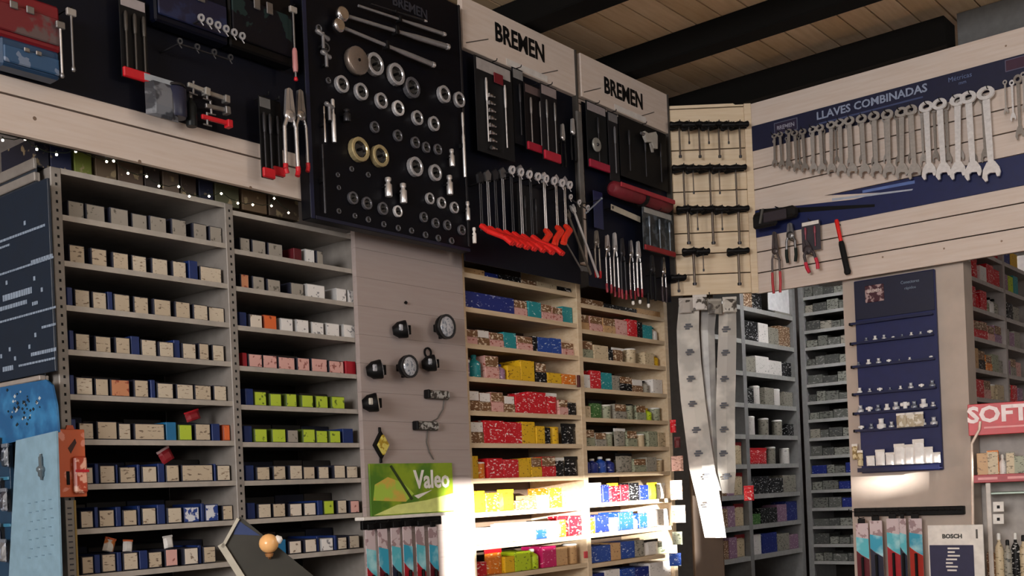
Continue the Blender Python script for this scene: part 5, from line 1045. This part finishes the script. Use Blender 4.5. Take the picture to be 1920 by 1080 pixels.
# dark legged pliers row
for i, (px, y0, y1, m) in enumerate([(1118, 432, 520, mat('8A847C', .35, .7)), (1138, 440, 548, CHROME), (1152, 436, 556, BRIGHT), (1166, 446, 560, DARKSTEEL), (1182, 450, 560, CHROME), (1196, 452, 556, BRIGHT)]):
    pliers(W, px, y0, y1, f'grey legged pliers with red ends, {ORD[i]} in the row below the roll', mat('8C1C2C', .4) if i else RED, m, .15 + .015 * (i % 2), group='grey legged pliers with red ends', headfrac=.25, width=.03, gf=.2)
blister(W, 1206, 395, 1262, 475, 'clear pack with blue grey tool and red foot beside the corner rack', mat('20282C', .3, 0, 'print', '4C545C', 24, lo=.5), tool=mat('788490', .3, .5), off=.17, head=mat('9C9C98', .4), n=3, foot=mat('8C1C24', .4))
pliers(W, 1222, 478, 562, 'black long handled grips under the clear pack', RUBBER, DARKSTEEL, .15, width=.036)
pliers(W, 1243, 482, 566, 'chrome legged grips hanging lowest beside the corner', mat('281820', .5), CHROME, .16, width=.03)
for i, (px, py) in enumerate([(1187, 568), (1200, 566), (1216, 573)]):
    x, z = W.hit(px, py, .15); o = thing('white_tip_marker', W, x, -.15, z - .01, f'white tipped chalk marker, {ORD[i]} of three poking below the pliers', 'marker', 'white tipped markers'); part('body', MB().cyl((0, .0, .018), (0, 0, .07), .007, .007, 8), BLACK, o); part('white_tip', MB().rev((0, 0, 0), (0, 0, 1), [(.004, 0), (.008, .006), (.007, .018)], 8), WHITE, o); part('hook', MB().cyl((0, 0, .06), (0, .043, .06), .002, .002, 6), BLACK, o)
# ---- tools under the wrench banner on the right wall
a, bb = V.hit(1418, 405, .05), V.hit(1482, 408, .05)
o = thing('tool_belt', V, (a[0] + bb[0]) / 2 + .02, -.065, V.hit(1450, 428, .05)[1], 'dark folded tool belt hanging at the corner of right wall', 'tool belt'); hw = (bb[0] - a[0]) / 2 + .02
part('belt', MB().rbox(-hw, hw, -.03, .03, .03, .085, .012), mat('1A1818', .7), o); part('fold', MB().rbox(-hw * .95, hw * .2, -.045, -.02, .0, .07, .010), mat('141314', .7), o); part('pocket', MB().rbox(-hw * .4, hw * .7, -.05, -.038, .02, .07, .004), mat('2C242C', .7), o); part('pocket_strap', MB().prism([(-hw * .6, .02), (-hw * .5, .02), (-hw * .35, .09), (-hw * .45, .09)], -.052, -.044), GREYD, o); part('hook', MB().tube([(0, .055, .10), (0, -.0, .10)], .003, 6), BLACK, o)
pliers(V, 1452, 434, 550, 'long red gripped pliers at the corner of the right wall', mat('A81C28', .4), mat('5C5454', .4, .6), .06, width=.034)
pliers(V, 1481, 418, 492, 'short green black pliers beside the long red ones', mat('1C2420', .6), STEEL, .05, width=.04)
blister(V, 1503, 414, 1538, 470, 'white headed card with two punched holes over the red grips', mat('38343C', .5), tool=mat('8C4050', .4), off=.05, head=WHITE, n=2)
pliers(V, 1523, 446, 508, 'crimson curved grip pliers below the white headed card', mat('C0203C', .4), mat('3C3438', .5), .07, spread=.5, tilt=-.25, width=.045)
a, bb = V.hit(1568, 412, .04), V.hit(1590, 514, .04); dx, dz = bb[0] - a[0], bb[1] - a[1]; L_ = math.hypot(dx, dz)
o = thing('rubber_handle_bar', V, a[0], -.04, a[1], 'red topped pry bar with black sleeve slanting on the pale boards', 'pry bar'); o.rotation_euler = (0, -math.atan2(dz, dx), V.a)
part('red_top', MB().rev((.0, 0, 0), (1, 0, 0), [(.008, 0), (.010, .006), (.009, L_ * .4)], 10), RED2, o); part('black_sleeve', MB().rev((L_ * .4, 0, 0), (1, 0, 0), [(.011, 0), (.014, L_ * .05), (.014, L_ * .5), (.017, L_ * .56), (.012, L_ * .6)], 10), RUBBER, o); part('wall_peg', MB().cyl((.02, 0, 0), (.02, .038, 0), .003, .003, 6), BLACK, o)

# ------------------------------------------------------------------ tilted framed sign low in front of the shelving
FO = at_depth(470, 1030, 2.5); FR = Frame(FO[0], FO[1], math.radians(12))
def FP(px, py): return FR.hit(px, py)
o = thing('tilted_sign', FR, 0, 0, 0, 'dark tilted panel with pale frame edges in front of the shelving', 'sign')
c0, c1, c2, c3 = FP(417, 1026), FP(450, 968), FP(650, 1130), FP(560, 1250)
part('dark_panel', MB().prism([c0, c3, c2, c1][::1], -.004, .004), mat('2C2A22', .5), o)
part('blue_corner', MB().prism([FP(446, 975), FP(438, 1002), FP(488, 1004)], -.0056, -.0042), mat('2C3C68', .4), o)
def edge(p0, p1, r_, nm): 
    a, bb = p0, p1; dx, dz = bb[0] - a[0], bb[1] - a[1]; L_ = math.hypot(dx, dz); nx, nz = -dz / L_ * r_, dx / L_ * r_
    part(nm, MB().prism([(a[0] - nx, a[1] - nz), (bb[0] - nx, bb[1] - nz), (bb[0] + nx, bb[1] + nz), (a[0] + nx, a[1] + nz)], -.012, .006), mat('B4AFA0', .4), o)
edge(c0, FP(447, 972), .0035, 'frame_edge'); edge(FP(414, 1020), c3, .0075, 'frame_edge')
part('stand_post', MB().rbox(c3[0] - .04, c3[0] - .01, .005, .03, 0, c3[1] + .05, .003), GREYD, o)
part('stand_base', MB().rev((c3[0] - .025, .018, 0), (0, 0, 1), [(.18, 0), (.18, .015), (.05, .03)], 20), GREYD, o)
x, z = FR.hit(504, 1019, .03)
o = thing('amber_beacon', FR, x, -.03, z, 'glossy round amber beacon lamp before the tilted dark panel', 'lamp')
part('globe', MB().rev((0, 0, 0), (0, 0, 1), [(.022 * math.sin(math.pi * i / 10) + 1e-4, -.022 * math.cos(math.pi * i / 10)) for i in range(11)], 18), mat('F0B878', .25), o)
part('collar', MB().rev((0, 0, -.030), (0, 0, 1), [(.008, 0), (.010, .008)], 10), mat('9C6C40', .4), o)
part('arm', MB().tube([(0, .0, -.028), (0, .027, -.034)], .004, 6), mat('9C6C40', .4), o)
part('white_nozzle', MB().rev((.017, 0, .006), (1, 0, .35), [(.009, 0), (.011, .006), (.004, .014)], 12), WHITE, o)
# ------------------------------------------------------------------ front wall, its openings shaped to mask the sun into patches
wins = []
pa, pb, pc = proj(W, 838, 925), proj(W, 1085, 920), proj(CF, 1350, 885, .1)
wz1 = proj(W, 980, 912)[1]; wz0 = proj(W, 980, 1015)[1]
w1x0, w1x1 = proj(W, 818, 950)[0], proj(CF, 1352, 950, .1)[0]
pz1, pz0 = proj(V, 1600, 888, PIL_OFF)[1], proj(V, 1600, 928, PIL_OFF)[1]; w2x0, w2x1 = proj(V, 1590, 910, PIL_OFF)[0], proj(V, 1712, 910, PIL_OFF)[0]
if w2x0 > w2x1: w2x0, w2x1 = w2x1, w2x0
w2x0 = max(w2x0, w1x1 + .06)
print('WIN', w1x0, w1x1, wz0, wz1, '|', w2x0, w2x1, pz0, pz1)
fw = struct('wall_front', W)
def wp(a, bb, c_, d_): 
    if bb > a and d_ > c_: part('wall_mask_piece', MB().box(a, bb, YW0 - .1, YW0, c_, d_), PL, fw)
HH = HC + .3
zl0 = proj(W, 980, 1095)[1]; xs1, xs2 = proj(W, 872, 950)[0], proj(W, 1240, 950)[0]
wp(XW0, w1x0, 0, HH); wp(w1x0, w1x1, 0, zl0); wp(xs1, xs2, zl0, wz0); wp(w1x0, w1x1, wz1, HH)
wp(w1x1, w2x0, 0, HH); wp(w2x0, w2x1, 0, pz0); wp(w2x0, w2x1, pz1, HH); wp(w2x1, XW1, 0, HH)
# ------------------------------------------------------------------ lettering becomes mesh
bpy.context.view_layer.update(); dg = bpy.context.evaluated_depsgraph_get()
for o in [q for q in bpy.data.objects if q.type == 'FONT']:
    me = bpy.data.meshes.new_from_object(o.evaluated_get(dg)); nm = o.name; n = bpy.data.objects.new('tmp', me); COL.objects.link(n)
    n.parent = o.parent; n.location = o.location; n.rotation_euler = o.rotation_euler; n.scale = o.scale; bpy.data.objects.remove(o); n.name = 'lettering'
